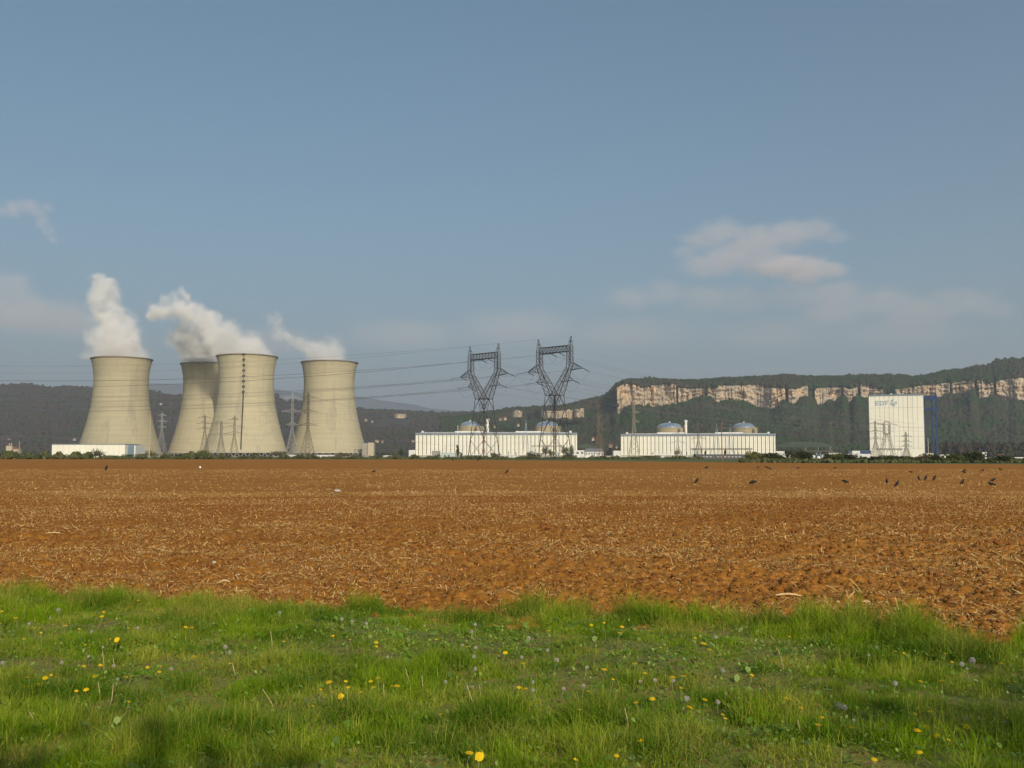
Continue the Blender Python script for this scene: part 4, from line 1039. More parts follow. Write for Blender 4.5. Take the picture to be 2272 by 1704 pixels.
def big_pylon(px, Y, s_, label, yaw):
    root = empty("cat_head_pylon", (xat(px, Y), Y, 0), yaw)
    tag(root, label, "pylon", "two big dark cat-head pylons")
    root.scale = (s_,) * 3
    r = .15
    for sx in (-1, 1):
        for sy in (-1, 1):
            m = MB(); A = Vector((sx * 5.5, sy * 5.5, 0)); B = Vector((sx * 3.05, sy * 3.05, 29.7))
            m.bar(A, B, r * 1.35, r)
            m.build("leg", steel_dark, root)
    m = MB()
    def c4(z):
        h = 5.5 + (3.05 - 5.5) * z / 29.7
        return [Vector(v) for v in sq(-h, h, -h, h, z)]
    lv = [0, 9.5, 17.8, 24.2, 29.7]
    for i in range(4):
        P, Q = c4(lv[i]), c4(lv[i + 1])
        for f_ in range(4):
            g = (f_ + 1) % 4
            if i == 3 or i == 1:
                mid = (Q[f_] + Q[g]) / 2
                m.bar(P[f_], mid, r * .75); m.bar(P[g], mid, r * .75)
            else:
                mid = (P[f_] + P[g]) / 2
                if i == 2: m.bar(Q[f_], mid, r * .75); m.bar(Q[g], mid, r * .75)
                else: m.bar(P[f_], Q[g], r * .6); m.bar(P[g], Q[f_], r * .6)
            if i in (1, 3): m.bar(Q[f_], Q[g], r * (1.1 if i == 3 else .8))
            # redundant bracing
            h1 = P[f_].lerp(Q[f_], .5); m.bar(h1, P[f_].lerp(P[g], .25) if i in (0,) else P[f_].lerp(Q[g], .25), r * .4)
    m.build("leg_bracing", steel_dark, root)
    for sx in (-1, 1):
        m = MB()
        A = [(0, -3.05, 29.7), (sx * 3.05, -3.05, 29.7), (sx * 3.05, 3.05, 29.7), (0, 3.05, 29.7)]
        M = [(sx * 8.0, -1.0, 42.6), (sx * 10.4, -1.0, 43.6), (sx * 10.4, 1.0, 43.6), (sx * 8.0, 1.0, 42.6)]
        T = [(sx * 8.3, -.95, 51.4), (sx * 10.4, -.95, 51.4), (sx * 10.4, .95, 51.4), (sx * 8.3, .95, 51.4)]
        lat(m, A, M, 5, r * 1.15, r * .42, horiz=False); lat(m, M, T, 3, r, r * .45)
        m.build("window_column", steel_dark, root)
        m = MB()
        lat(m, [(sx * 8.3, -.95, 51.4), (sx * 10.4, -.95, 51.4), (sx * 10.4, .95, 51.4), (sx * 8.3, .95, 51.4)],
            [(sx * 10.0, -.08, 56.6), (sx * 10.15, -.08, 56.6), (sx * 10.15, .08, 56.6), (sx * 10.0, .08, 56.6)], 3, r * .55, r * .3, horiz=False)
        m.build("earth_wire_peak", steel_dark, root)
        m = MB()
        tip = Vector((sx * 16.9, 0, 41.4))
        for y_ in (-.95, .95):
            m.bar((sx * 8.9, y_, 40.9), tip, r * .9); m.bar((sx * 10.3, y_, 44.6), tip, r * .9)
            for q in (.25, .5, .75):
                a = Vector((sx * 9.5, y_, 41)).lerp(tip, q); b = Vector((sx * 10.3, y_, 44.6)).lerp(tip, q)
                m.bar(a, b, r * .45); m.bar(a, Vector((sx * 10.3, y_, 44.6)).lerp(tip, q - .22), r * .45)
        for q in (.1, .4, .7): m.bar(Vector((sx * 9.5, -.95, 41)).lerp(tip, q), Vector((sx * 9.5, .95, 41)).lerp(tip, q + .15), r * .45)
        m.build("crossarm", steel_dark, root)
        m = MB(); tip2 = Vector((sx * 11.2, 0, 36.2))
        for y_ in (-1.5, 1.5):
            m.bar((sx * 5.6, y_, 35.9), tip2, r * .8); m.bar((sx * 7.4, y_ * .8, 38.8), tip2, r * .8); m.bar((sx * 8.2, 0, 36), (sx * 8.0, y_ * .8, 38.2), r * .4)
        m.build("crossarm", steel_dark, root)
    m = MB()
    lat(m, sq(-8.3, -8.3, 0, 0, 0) and [(-8.3, -.95, 49.6), (-8.3, .95, 49.6), (-8.3, .95, 52.3), (-8.3, -.95, 52.3)], [(8.3, -.95, 49.6), (8.3, .95, 49.6), (8.3, .95, 52.3), (8.3, -.95, 52.3)], 8, r * 1.15, r * .55)
    m.bar((-8.3, -.95, 49.6), (8.3, -.95, 49.6), r * 1.5); m.bar((-8.3, -.95, 52.3), (8.3, -.95, 52.3), r * 1.5)
    m.build("top_beam", steel_dark, root)
    m = MB(); lat(m, sq(-1.3, 1.3, -1.3, 1.3, 24.2), sq(-2, 2, -2, 2, 29.6), 2, r * .6, r * .4); m.bar((0, 0, 18), (0, 0, 29.6), r * 1.1)
    m.bar((0, 0, 0), (0, 0, 18), r * .6)
    m.build("centre_mast", steel_dark, root)
    att = [(-16.9, 0, 41.4), (16.9, 0, 41.4), (-11.2, 0, 36.2), (11.2, 0, 36.2), (-2.6, 0, 49.5), (2.6, 0, 49.5), (-10.1, 0, 56.6), (10.1, 0, 56.6)]
    return root, att
YAW = radians(-43)
from mathutils import Matrix
def wpt(root, v):
    c, s = cos(root.rotation_euler.z), sin(root.rotation_euler.z); k = root.scale.x
    return Vector((root.location.x + (v[0] * c - v[1] * s) * k, root.location.y + (v[0] * s + v[1] * c) * k, root.location.z + v[2] * k))
def to_local(root, v):
    c, s = cos(-root.rotation_euler.z), sin(-root.rotation_euler.z); k = root.scale.x; d = v - root.location
    return Vector(((d.x * c - d.y * s) / k, (d.x * s + d.y * c) / k, d.z / k))
PA, att = big_pylon(1073.5, 492, 1.0, "left one of two big dark cat-head pylons, legs before the white chimney", YAW)
PB, att = big_pylon(1231, 462, 1.0, "right, slightly taller looking of the two big dark cat-head pylons", YAW)
names = ["left outer arm", "right outer arm", "left lower arm", "right lower arm", "top beam's left side", "top beam's right side", "left peak", "right peak"]
def big_wires(root, who, Lend, Rend, Ls, Rs):
    for i, a in enumerate(att):
        p_ = wpt(root, a)
        el_, er_ = Vector(Lend) + Vector((a[0] * .35, a[0] * .93, a[2] - 41.4)) , Vector(Rend) + Vector((a[0] * .8, a[0] * -.5, (a[2] - 41.4) * .55))
        if i < 6:
            dl = (el_ - p_).normalized(); dr = (er_ - p_).normalized()
            il = p_ + dl * 5.2 - Vector((0, 0, .9)); ir = p_ + dr * 5.2 - Vector((0, 0, 1.1))
            insulator(root, a, to_local(root, il), .2); insulator(root, a, to_local(root, ir), .2)
            jm = catenary(il, ir, 4.2, 12)
            o = wire_mb([to_local(root, v) for v in jm], .055).build("jumper_cable", cablem, root)
            rr = .05
        else:
            il = ir = p_; rr = .02
        for side, (s0, e_, sg) in (("left", (il, el_, Ls)), ("right", (ir, er_, Rs))):
            if i >= 6 and side == "right": sg *= .8
            pts = catenary(s0, e_, sg, 30)
            loc = pts[0].copy()
            o = wire_mb([v - loc for v in pts], rr).build("power_cable", cablem); o.location = loc
            tag(o, f"thin cable running {side} from the {names[i]} of the {who} big pylon", "power cable", f"cables running {side} from the big pylons")
big_wires(PA, "left", (-470, 590, 43.5), (330, 905, 24), 11.0, 4.0)
big_wires(PB, "right", (-450, 545, 43.5), (372, 925, 27), 10.5, 4.0)

def arm_pylon(px, Y, h, bw, label, m_=None, arms=((.93, 1.0), (.80, 1.15), (.67, 1.0)), aw=7.0, yaw=0.0, sides=(-1, 1), r=.105, wa=1.4):
    m_ = m_ or steel_light
    root = empty("lattice_pylon", (xat(px, Y), Y, 0), yaw)
    tag(root, label, "pylon", "grey lattice pylons around the power station")
    zw = h * (arms[-1][0] - .06); z1_ = h * .95
    hb = bw / 2
    for sx, sy in ((-1, -1), (1, -1), (1, 1), (-1, 1)):
        MB().bar((sx * hb, sy * hb, 0), (sx * wa / 2, sy * wa / 2, zw), r * 1.3, r).build("leg", m_, root)
    m = MB(); lat(m, sq(-hb, hb, -hb, hb, 0), sq(-wa / 2, wa / 2, -wa / 2, wa / 2, zw), 7, r * .4, r * .7, grow=.8)
    lat(m, sq(-wa / 2, wa / 2, -wa / 2, wa / 2, zw), sq(-wa * .4, wa * .4, -wa * .4, wa * .4, z1_), 6, r, r * .6)
    lat(m, sq(-wa * .4, wa * .4, -wa * .4, wa * .4, z1_), sq(-.05, .05, -.05, .05, h), 2, r * .7, r * .5)
    m.build("body", m_, root)
    for (q, f_) in arms:
        z = h * q; L = aw * f_
        for sx in sides:
            m = MB(); tip = Vector((sx * L, 0, z))
            for y_ in (-wa / 2, wa / 2):
                m.bar((sx * wa * .4, y_, z - .1), tip, r); m.bar((sx * wa * .4, y_, z + 1.7), tip, r)
                for t_ in (.3, .6): m.bar(Vector((sx * wa * .4, y_, z)).lerp(tip, t_), Vector((sx * wa * .4, y_, z + 1.7)).lerp(tip, t_ - .15), r * .6)
            m.build("crossarm", m_, root)
            insulator(root, tip, tip + Vector((sx * 1.5, -2.4, -.7)), .2)
    return root
P_a = arm_pylon(357.6, 905, 41, 8.5, "pale grey lattice pylon between the leftmost tower and the half hidden one", aw=4.5)
P_b = arm_pylon(453, 900, 39, 8, "lattice pylon in front of the half hidden cooling tower", steel_mid, aw=4.5)
P_c = arm_pylon(489.7, 930, 34.5, 8, "two-armed lattice pylon at the left foot of the ladder tower", steel_mid, arms=((.93, 1.2), (.62, 1.2)), aw=9.5, wa=1.8)
P_d = arm_pylon(519, 900, 38.5, 8, "lattice pylon just left of the ladder on the cooling tower", steel_mid, arms=((.90, .5), (.72, 1.2), (.58, .9)), aw=7)
P_e = arm_pylon(647, 690, 46, 9.0, "tall wide-legged lattice pylon in the gap between the two right cooling towers", steel_light, arms=((.90, 1.0), (.70, 1.0), (.50, .6)), aw=7.5, yaw=.35)
P_f = arm_pylon(682, 700, 47, 8.5, "tall lattice pylon standing against the rightmost cooling tower", steel_mid, arms=((.90, .95), (.69, .95), (.49, .95)), aw=7.5, yaw=-.3)
P_g = arm_pylon(1328, 860, 47, 7.5, "brown lattice pylon in the gap between the two long white halls", rustm, arms=((.93, .7), (.76, .9), (.6, .8)), aw=4.5, sides=(1,))
P_g2 = arm_pylon(1336, 930, 34, 7, "lower grey lattice pylon close behind the brown one in the gap", steel_mid, arms=((.93, .6), (.76, .8)), aw=4.5)
P_h = arm_pylon(1407, 620, 36.5, 6.5, "slim tan lattice pylon in front of the left end of the right-hand hall", mat("tan_lattice_steel", (.30, .28, .22), .6), arms=((.92, .7), (.78, .8), (.62, .8)), aw=4.5, sides=(1,))
P_i = arm_pylon(1550, 880, 31, 7, "short grey lattice pylon in front of the middle of the right-hand hall", steel_mid, arms=((.93, .9), (.55, 1.0)), aw=5)
P_p = arm_pylon(1846, 950, 35.5, 11, "broad grey lattice pylon alone between the right-hand hall and the white tower block", steel_mid, arms=((.92, .8), (.72, 1.0), (.55, 1.0)), aw=3.0)
P_m = arm_pylon(1943.5, 960, 36, 8.5, "lattice pylon in front of the left part of the white tower block", steel_mid, arms=((.90, 1.1), (.70, 1.0), (.50, 1.0)), aw=5.2, r=.12)
P_o = arm_pylon(2011, 1000, 26, 8, "smaller lattice pylon in front of the right part of the white tower block", steel_mid, arms=((.82, .9), (.62, .9), (.45, .9)), aw=4.2, r=.12)
arm_pylon(1504, 1010, 26, 7, "small faint lattice pylon in front of the right-hand hall's left dome", steel_light, arms=((.92, .8), (.6, 1.)), aw=5)
# portal pylon in front of the tower block
def portal(px, Y, label):
    root = empty("portal_pylon", (xat(px, Y), Y, 0), .1)
    tag(root, label, "pylon", "grey lattice pylons around the power station")
    r = .12; m_ = steel_mid
    for sx in (-1, 1):
        m = MB(); lat(m, [(sx * 5.2, -3, 0), (sx * 7.4, -3, 0), (sx * 7.4, 3, 0), (sx * 5.2, 3, 0)], [(sx * .6, -.7, 22), (sx * 2.8, -.7, 22), (sx * 2.8, .7, 22), (sx * .6, .7, 22)], 6, r, r * .5); m.build("leg", m_, root)
        m = MB(); lat(m, [(sx * 1.8, -.7, 22.6), (sx * 3.4, -.7, 22.6), (sx * 3.4, .7, 22.6), (sx * 1.8, .7, 22.6)], [(sx * 1.8, -.6, 31), (sx * 3.4, -.6, 31), (sx * 3.4, .6, 31), (sx * 1.8, .6, 31)], 4, r, r * .5); m.build("window_column", m_, root)
        m = MB()
        for y_ in (-.6, .6): m.bar((sx * 3.3, y_, 31), (sx * 8.4, 0, 31.3), r); m.bar((sx * 3, y_, 33), (sx * 8.4, 0, 31.3), r)
        m.build("crossarm", m_, root)
        insulator(root, (sx * 8.4, 0, 31.3), (sx * 9.8, -2, 30.6), .2)
    m = MB(); lat(m, [(-3.4, -.7, 22), (-3.4, .7, 22), (-3.4, .7, 22.8), (-3.4, -.7, 22.8)], [(3.4, -.7, 22), (3.4, .7, 22), (3.4, .7, 22.8), (3.4, -.7, 22.8)], 6, r, r * .6); m.build("waist_beam", m_, root)
    m = MB()
    arc = [(-3.6, 31), (-2.6, 33), (-1, 34.4), (1, 34.4), (2.6, 33), (3.6, 31)]
    for y_ in (-.6, .6):
        for a, b in zip(arc, arc[1:]): m.bar((a[0], y_, a[1]), (b[0], y_, b[1]), r * 1.3); m.bar((a[0], y_, 31), (b[0], y_, b[1]), r * .7)
        m.bar((-3.6, y_, 31), (3.6, y_, 31), r * 1.4)
    m.build("top_arch", m_, root)
    return root
P_n = portal(1969, 940, "portal pylon with arched head and splayed legs in front of the white tower block")
# thin cables between the smaller pylons
def cable(a, b, sag, label, r=.05):
    pts = catenary(a, b, sag, 18); l0 = pts[0].copy()
    o = wire_mb([v - l0 for v in pts], r).build("power_cable", cablem); o.location = l0
    tag(o, label, "power cable", "thin cables between the grey lattice pylons")
for nm, A_, B_, pts in (("between the two tall lattice pylons at the right cooling towers and the hall", P_f, None, None),):
    for i, q in enumerate((.90, .69, .49)):
        a = wpt(P_f, (7.2, 0, 47 * q)); b = at(1165, 955 + i * 14, 1080)
        cable(a, b, 8, f"{('topmost', 'middle', 'lowest')[i]} faint cable leaving right from the pylon before the rightmost tower", .06)
for i, q in enumerate((.90, .70, .50)):
    a = wpt(P_e, (-5.5, 0, 46 * q)); b = wpt(P_d, (5, 0, 38.5 * (.9, .72, .58)[i]))
    cable(a, b, 5, f"{('topmost', 'middle', 'lowest')[i]} faint cable crossing the front of the ladder tower", .05)
for i, q in enumerate((.90, .70, .50)):
    for sx, sd in ((-1, "left"), (1, "right")):
        a = wpt(P_m, (sx * 5.2, 0, 36 * q)); b = wpt(P_o, (sx * 4, 0, 26 * (.82, .62, .45)[i]))
        cable(a, b, 3, f"{('upper', 'middle', 'lower')[i]} thin cable across the white tower block, {sd} ends of the arms", .05)
a = wpt(P_n, (-8.4, 0, 31.3)); b = wpt(P_m, (5.2, 0, 32)); cable(a, b, 1.0, "short thin cable between portal pylon and its left neighbour", .05)
for i in range(3):
    cable(at(1931, (940, 956, 972)[i], 1100), wpt(P_m, (-5.2, 0, 36 * (.9, .7, .5)[i])), 1, f"short cable reaching the left edge of the white tower block, {('upper', 'middle', 'lower')[i]} one", .05)
cable(wpt(P_n, (8.4, 0, 31.3)), at(2052, 950, 1100), 2, "thin cable from the portal pylon to the block's right edge", .05)

# ================================================================== POLES AND MASTS
def pole(px, y0, y1, Y, r, m_, label, name="pole", arms=0, cap=True):
    h = (HZ - y0) / FPX * Y + CAM_H
    root = empty(name, (xat(px, Y), Y, 0)); tag(root, label, name.replace("_", " "))
    MB().bar((0, 0, -.2), (0, 0, h), r, r * .7, 8).build("shaft", m_, root)
    if arms:
        m = MB().bar((-1.1, 0, h - .5), (1.1, 0, h - .5), r * .5, None, 4).bar((-.5, 0, h - 1.3), (0, 0, h - .5), r * .35)
        m.build("crossarm", m_, root)
    else:
        MB().lathe([(0, h + .02), (r * 1.2, h), (r * 1.2, h - .3), (r * .7, h - .32)], 8).build("cap", m_, root)
    return root
pole(1602, 930, 1025, 246, .15, woodm, "brown wooden pole standing at the field edge in front of the right-hand hall", "wooden_pole")
pole(331, 921, 1018, 560, .28, palepole, "tall pale mast at the right foot of the leftmost cooling tower", "mast")
pole(2060, 972, 1010, 1050, .4, palepole, "thin grey mast right beside the white tower block's blue frame", "mast")
pole(1015.5, 944, 1000, 1200, .45, white2, "thin white mast on the roof line left of the left-hand hall's left dome", "mast")
def red_mast(px, y0, Y, label):
    h = (HZ - y0) / FPX * Y + CAM_H
    root = empty("lattice_mast", (xat(px, Y), Y, 0)); tag(root, label, "mast", "red and white lattice masts")
    n_ = 7
    for i in range(n_):
        m = MB(); z0, z1__ = h * i / n_, h * (i + 1) / n_; w0, w1 = 1.6 - 1.1 * i / n_, 1.6 - 1.1 * (i + 1) / n_
        lat(m, sq(-w0, w0, -w0, w0, z0), sq(-w1, w1, -w1, w1, z1__), 2, .14, .10)
        m.build("mast_section", redm if i % 2 else white2, root)
    MB().box(-2, 2, -.2, .2, h - .2, h + .15).build("head_beam", steel_mid, root)
red_mast(1073, 946, 900, "red and white lattice mast before the left-hand hall, between the left big pylon's legs")
red_mast(1231, 975, 900, "red and white lattice mast seen between the right big pylon's legs")
def gantry(pxs, y0, Y, label, beam=True):
    h = (HZ - y0) / FPX * Y + CAM_H; x0 = xat(pxs[0], Y)
    root = empty("switchyard_gantry", (x0, Y, 0)); tag(root, label, "gantry", "switchyard gantries")
    gm_ = mat("pale_gantry_steel", (.42, .48, .52), .5, (.32, .38, .42), .5)
    for px in pxs:
        x = xat(px, Y) - x0
        m = MB().bar((x - 3, 0, 0), (x - .3, 0, h), .28, .2, 6).bar((x + 3, 0, 0), (x + .3, 0, h), .28, .2, 6)
        m.bar((x - 1.8, 0, h * .4), (x + 1.8, 0, h * .4), .15)
        m.bar((x, 0, h), (x, 0, h + 3), .12)
        m.build("a_frame", gm_, root)
    if beam:
        xa, xb = -2.5, xat(pxs[-1], Y) - x0 + 2.5
        m = MB(); lat(m, [(xa, -.5, h - 1.4), (xa, .5, h - 1.4), (xa, .5, h - .2), (xa, -.5, h - .2)], [(xb, -.5, h - 1.4), (xb, .5, h - 1.4), (xb, .5, h - .2), (xb, -.5, h - .2)], max(4, int((xb - xa) / 2)), .14, .08)
        m.build("beam", steel_mid, root)
    return root
gantry([1167], 939, 880, "tall pale A-shaped gantry mast before the left-hand hall's right part", False)
gantry([1591, 1621], 948, 880, "tall pale twin A-frame gantry before the right-hand hall's right dome")
gantry([1540, 1582, 1622, 1662], 994, 760, "low long switchyard gantry with a level beam before the right-hand hall")
gantry([1788, 1816, 1843], 999, 800, "low switchyard gantry right of the right-hand hall")
gantry([1185, 1215, 1245], 988, 850, "low switchyard gantry before the left-hand hall's right end")
gantry([1950, 1972, 1996], 995, 850, "low switchyard gantry at the foot of the white tower block")
def post_ins(px, y0, Y, label, k=0):
    h = (HZ - y0) / FPX * Y + CAM_H
    root = empty("switchgear_post", (xat(px, Y), Y, 0)); tag(root, label, "switchgear", "switchyard posts and insulators")
    MB().bar((0, 0, 0), (0, 0, h * .5), .35, .28, 6).build("stand", steel_light, root)
    m = MB().bar((0, 0, h * .5), (0, 0, h), .16, None, 6)
    for i in range(6): z = h * (.55 + .4 * i / 6); m.bar((0, 0, z), (0, 0, z + .18), .34, None, 8)
    m.build("insulator", mat("brown_porcelain", (.16, .10, .07), .4), root)
    if k: MB().box(-.9, .9, -.6, .6, 0, h * .35).build("control_box", white2, root)
for i, (px, y0, w_) in enumerate([(1503, 995, 0), (1512, 1000, 1), (1524, 1003, 1), (1547, 1000, 0), (1556, 997, 0), (1630, 1000, 0), (1638, 1003, 0), (1646, 999, 0), (1470, 1003, 1), (1108, 1002, 1), (1128, 1000, 0), (1145, 1003, 1), (1176, 1004, 0), (1090, 1004, 0)]):
    post_ins(px, y0, 700 + (i % 3) * 25, f"{('fifth','sixth','seventh','eighth','ninth','tenth','eleventh','twelfth','fourth','second','third','fourth','fifth','first')[i]} insulator post from the left {'with a white box ' if w_ else ''}before the {'right' if px > 1300 else 'left'}-hand hall", w_)

# ================================================================== POWER STATION BUILDINGS
def bx(px0, px1, Y): return xat(px0, Y), xat(px1, Y)
def zat(py, Y): return (HZ - py) / FPX * Y + CAM_H
def hall(px0, px1, Y, ytop, yband, label, nst):
    x0, x1 = bx(px0, px1, Y); W_ = x1 - x0; D = 42.0
    zt, zb = zat(ytop, Y), zat(yband, Y)
    root = empty("turbine_hall", (x0, Y, 0), radians(-6.5) if px0 > 1300 else 0); root.scale = (.966 if px0 > 1300 else 1, 1, 1); tag(root, label, "turbine hall", "long white turbine halls")
    MB().box(0, W_, 0, D, -.5, zb).build("wall", white, root)
    MB().box(-.5, W_ + .5, -.5, D + .5, zb, zt).build("roof_band", roofband, root)
    MB().box(6, W_ - 6, 3, D - 3, zt, zt + .5).build("roof_deck", white2, root)
    base_me = None
    for i in range(nst):
        x = W_ * (i + .75) / (nst + .25)
        if base_me is None:
            o = MB().box(-.40, .40, -.10, .02, 3.2, zb - .02).build("window_strip", slitm, root); base_me = o.data
        else:
            o = bpy.data.objects.new("window_strip", base_me); col.objects.link(o); o.parent = root
        o.location = (x, 0, 0)
    m = MB()
    for i in range(nst):
        x = W_ * (i + 1.27) / (nst + .25)
        if x < W_ - 1: m.box(x - .07, x + .07, -.05, .02, 3.2, zb - .02)
    for z in (zb * .36, zb * .68): m.box(0.02, W_ - .02, -.045, .02, z, z + .12)
    m.build("panel_seams", seamm, root)
    MB().box(-.25, W_ + .25, -.3, -.11, -.4, 2.6).build("plinth", greyconc, root)
    for q in (.03, .97):
        v_ = MB().lathe([(0, 2.4), (1.2, 2.1), (1.6, 1.2), (1.4, 0), (1.2, -.2)], 14).build("roof_vent", white2, root); v_.location = (W_ * q + (2 if q < .5 else -2), 6, zt + .2)
    for q0, q1 in ((.24, .42), (.62, .80)):
        MB().box(W_ * q0, W_ * q1, 10, 30, zt + .48, zt + 2.0).build("roof_box", white2, root)
    return root
H1 = hall(922, 1280.5, 1250, 960, 965.5, "left one of the two long white halls, behind the legs of the big pylons", 40)
H2 = hall(1378, 1725, 1290, 963, 968.2, "right one of the two long white halls, below the limestone cliffs", 39)
def reactor(px0, px1, Y, y_cyl, y_apex, label, stair=True):
    x0, x1 = bx(px0, px1, Y); r = (x1 - x0) / 2; zc = zat(y_cyl, Y); za = zat(y_apex, Y)
    root = empty("reactor_building", ((x0 + x1) / 2, Y, 0)); tag(root, label, "reactor building", "domed reactor buildings")
    MB().lathe([(r, -.5), (r, zc - 1.4), (r + .5, zc - 1.3), (r + .5, zc), (r - .8, zc + .02)], 48).build("containment_wall", tanm, root, False)
    rd_ = r - 3.5; prof_ = []
    for i in range(11):
        a = i / 10 * pi / 2; prof_.append((rd_ * cos(a) if i < 10 else .02, zc + (za - zc) * sin(a) ** .9 * 1.0))
    MB().lathe(prof_, 40).build("dome", domem, root, True)
    m = MB()
    for j in range(20):
        a = 2 * pi * j / 20
        for (r0, z0), (r1, z1__) in zip(prof_, prof_[1:]):
            m.bar((r0 * cos(a), r0 * sin(a), z0 + .05), (r1 * cos(a), r1 * sin(a), z1__ + .05), .16, None, 4)
    m.build("dome_ribs", mat("pale_dome_rib", (.45, .52, .58), .5), root)
    a = radians(-62)
    m = MB(); cx_, cy_ = (r + 1) * cos(a), (r + 1) * sin(a)
    m.box(cx_ - 1.6, cx_ + 1.6, cy_ - 1.2, cy_ + 1.2, zc - 6.5, zc - 4.0).box(cx_ - 1.1, cx_ + 1.1, cy_ - 1.0, cy_ + 1.0, zc - 3.4, zc - 2.2)
    m.build("equipment_box", steel_mid, root)
    v_ = MB().lathe([(0, 2.2), (.9, 1.8), (.9, .2), (1.3, 0)], 10).build("dome_vent", white2, root); v_.location = (0, 0, za)
    return root
reactor(1016, 1070, 1310, 946, 935.5, "leftmost domed reactor building, just left of the left white chimney")
reactor(1185, 1244, 1310, 946, 935.5, "domed reactor building seen through the legs of the right big pylon")
reactor(1453.7, 1519.5, 1350, 949.4, 938.6, "domed reactor building immediately left of the right white chimney")
reactor(1622, 1681, 1350, 949.4, 938.6, "rightmost domed reactor building, near the right end of the right-hand hall")
def chimney(px, Y, y0, label):
    h = zat(y0, Y); root = empty("chimney", (xat(px, Y), Y, 0)); tag(root, label, "chimney", "white ventilation chimneys")
    MB().lathe([(1.75, -.5), (1.6, h - 3)], 20).build("stack", white, root, True)
    MB().lathe([(1.65, h - 3.4), (2.15, h - 3.3), (2.15, h - .6), (2.0, h), (1.4, h), (1.4, h - 2)], 20).build("chimney_head", white2, root)
    MB().box(-2.5, -1.7, -.4, .4, h - 9, h - 7.3).build("platform", white2, root)
chimney(1082, 1296, 929.5, "left white chimney, rising between the left big pylon's legs")
chimney(1522.7, 1334, 932, "right white chimney, beside the dome below the cliffs")
def block(name, px0, px1, Y, y0, D, wm, rm, label, cat, grp=None, roof="flat", doors=1, windows=0, z0=-.5):
    x0, x1 = bx(px0, px1, Y); W_ = x1 - x0; h = zat(y0, Y)
    root = empty(name, (x0, Y, 0)); tag(root, label, cat, grp)
    hw = h - (.35 if roof == "flat" else h * .35)
    MB().box(0, W_, 0, D, z0, hw).build("wall", wm, root)
    if roof == "flat":
        MB().box(-.2, W_ + .2, -.2, D + .2, hw, h).build("roof", rm, root)
    else:
        m = MB(); ov = .5
        m.v = [(-ov, -ov, hw), (W_ + ov, -ov, hw), (W_ + ov, D + ov, hw), (-ov, D + ov, hw), (-ov + W_ * .06, D / 2, h), (W_ * .94 + ov, D / 2, h)]
        m.f = [(0, 1, 5, 4), (2, 3, 4, 5), (1, 2, 5), (3, 0, 4), (3, 2, 1, 0)]
        m.build("roof", rm, root)
    for i in range(doors):
        x = W_ * (i + 1) / (doors + 1.6)
        MB().box(x - min(1.2, W_ * .08), x + min(1.2, W_ * .08), -.08, .03, 0.0, min(2.6, hw * .6)).build("door", darkwall, root)
    for i in range(windows):
        x = W_ * (i + .5) / windows
        MB().box(x - W_ / windows * .22, x + W_ / windows * .22, -.07, .03, hw * .52, hw * .78).build("window", slitm, root)
    return root
G = "small buildings along the power station"
block("annex_building", 907, 921.6, 1240, 998, 16, white2, roofband, "low white annex against the left end of the left-hand hall", "building", G)
block("concrete_building", 958, 975, 1150, 1000.5, 12, greyconc, roofgrey, "small grey brown concrete block before the left-hand hall", "building", G)
block("pale_blue_building", 978, 1010, 1130, 1004, 12, mat("pale_blue_cladding", (.50, .58, .58), .6), white2, "low pale blue building right of the grey brown block", "building", G, doors=2)
block("low_building", 1030, 1072, 1100, 1009, 10, mat("dull_green_wall", (.25, .30, .27), .7), white2, "low greenish building behind the left big pylon's legs", "building", G, windows=6)
block("annex_building", 1266, 1297, 1230, 999, 16, white2, white2, "stepped white annex against the right end of the left-hand hall", "building", G, windows=3)
block("low_building", 1110, 1150, 1100, 1010, 8, white2, greyconc, "very low white building before the middle of the left-hand hall", "building", G, windows=4)
block("grey_roofed_building", 1299, 1339, 1050, 995, 14, white2, roofgrey, "low building with a grey pitched roof between the two long halls", "building", G, roof="hip", windows=7)
block("low_building", 1290, 1306, 1000, 1011, 8, white2, white2, "tiny white shed left of the grey roofed building", "building", G)
block("annex_building", 1361, 1377.5, 1280, 1000, 16, white2, white2, "white annex touching the left end of the right-hand hall", "building", G)
block("low_building", 1345, 1391, 1020, 1011.5, 9, white2, white2, "long low white building at the left foot of the right-hand hall", "building", G, windows=6)
block("long_shed", 1544, 1657, 640, 1008, 9, darkwall, darkwall, "long dark grey shed with a row of small pale windows before the right-hand hall", "building", G, windows=0)
root = bpy.data.objects["long_shed"]; W_ = xat(1657, 640) - xat(1544, 640)
for i in range(12):
    MB().box(W_ * (i + .8) / 14, W_ * (i + 1.35) / 14, -.06, .03, .9, 1.25).build("window", white2, root)
block("annex_building", 1722, 1741, 1280, 1001, 16, white2, white2, "white annex at the right end of the right-hand hall", "building", G)
block("round_roofed_shed", 1742, 1754, 700, 1008, 6, white2, white2, "small white shed in the gap between the bushes right of the hall", "building", G)
block("white_blue_building", 1891, 1933, 1150, 999.5, 12, white2, bluesteel, "low building with white left half and blue right wall beside the tower block", "building", G, doors=0)
root = bpy.data.objects["white_blue_building"]; W_ = xat(1933, 1150) - xat(1891, 1150); h_ = zat(999.5, 1150)
MB().box(W_ * .42, W_ * .99, -.12, -.01, 2.5, h_ - .5).build("blue_wall_panel", bluesteel, root)
block("low_building", 1882, 1932, 1000, 1007, 9, white2, white2, "low white building in front of the white and blue one", "building", G, windows=0, doors=2)
block("low_building", 1840, 1866, 900, 1005, 9, mat("beige_wall", (.50, .46, .36), .8), white2, "low beige building left of the white and blue one", "building", G, windows=0)
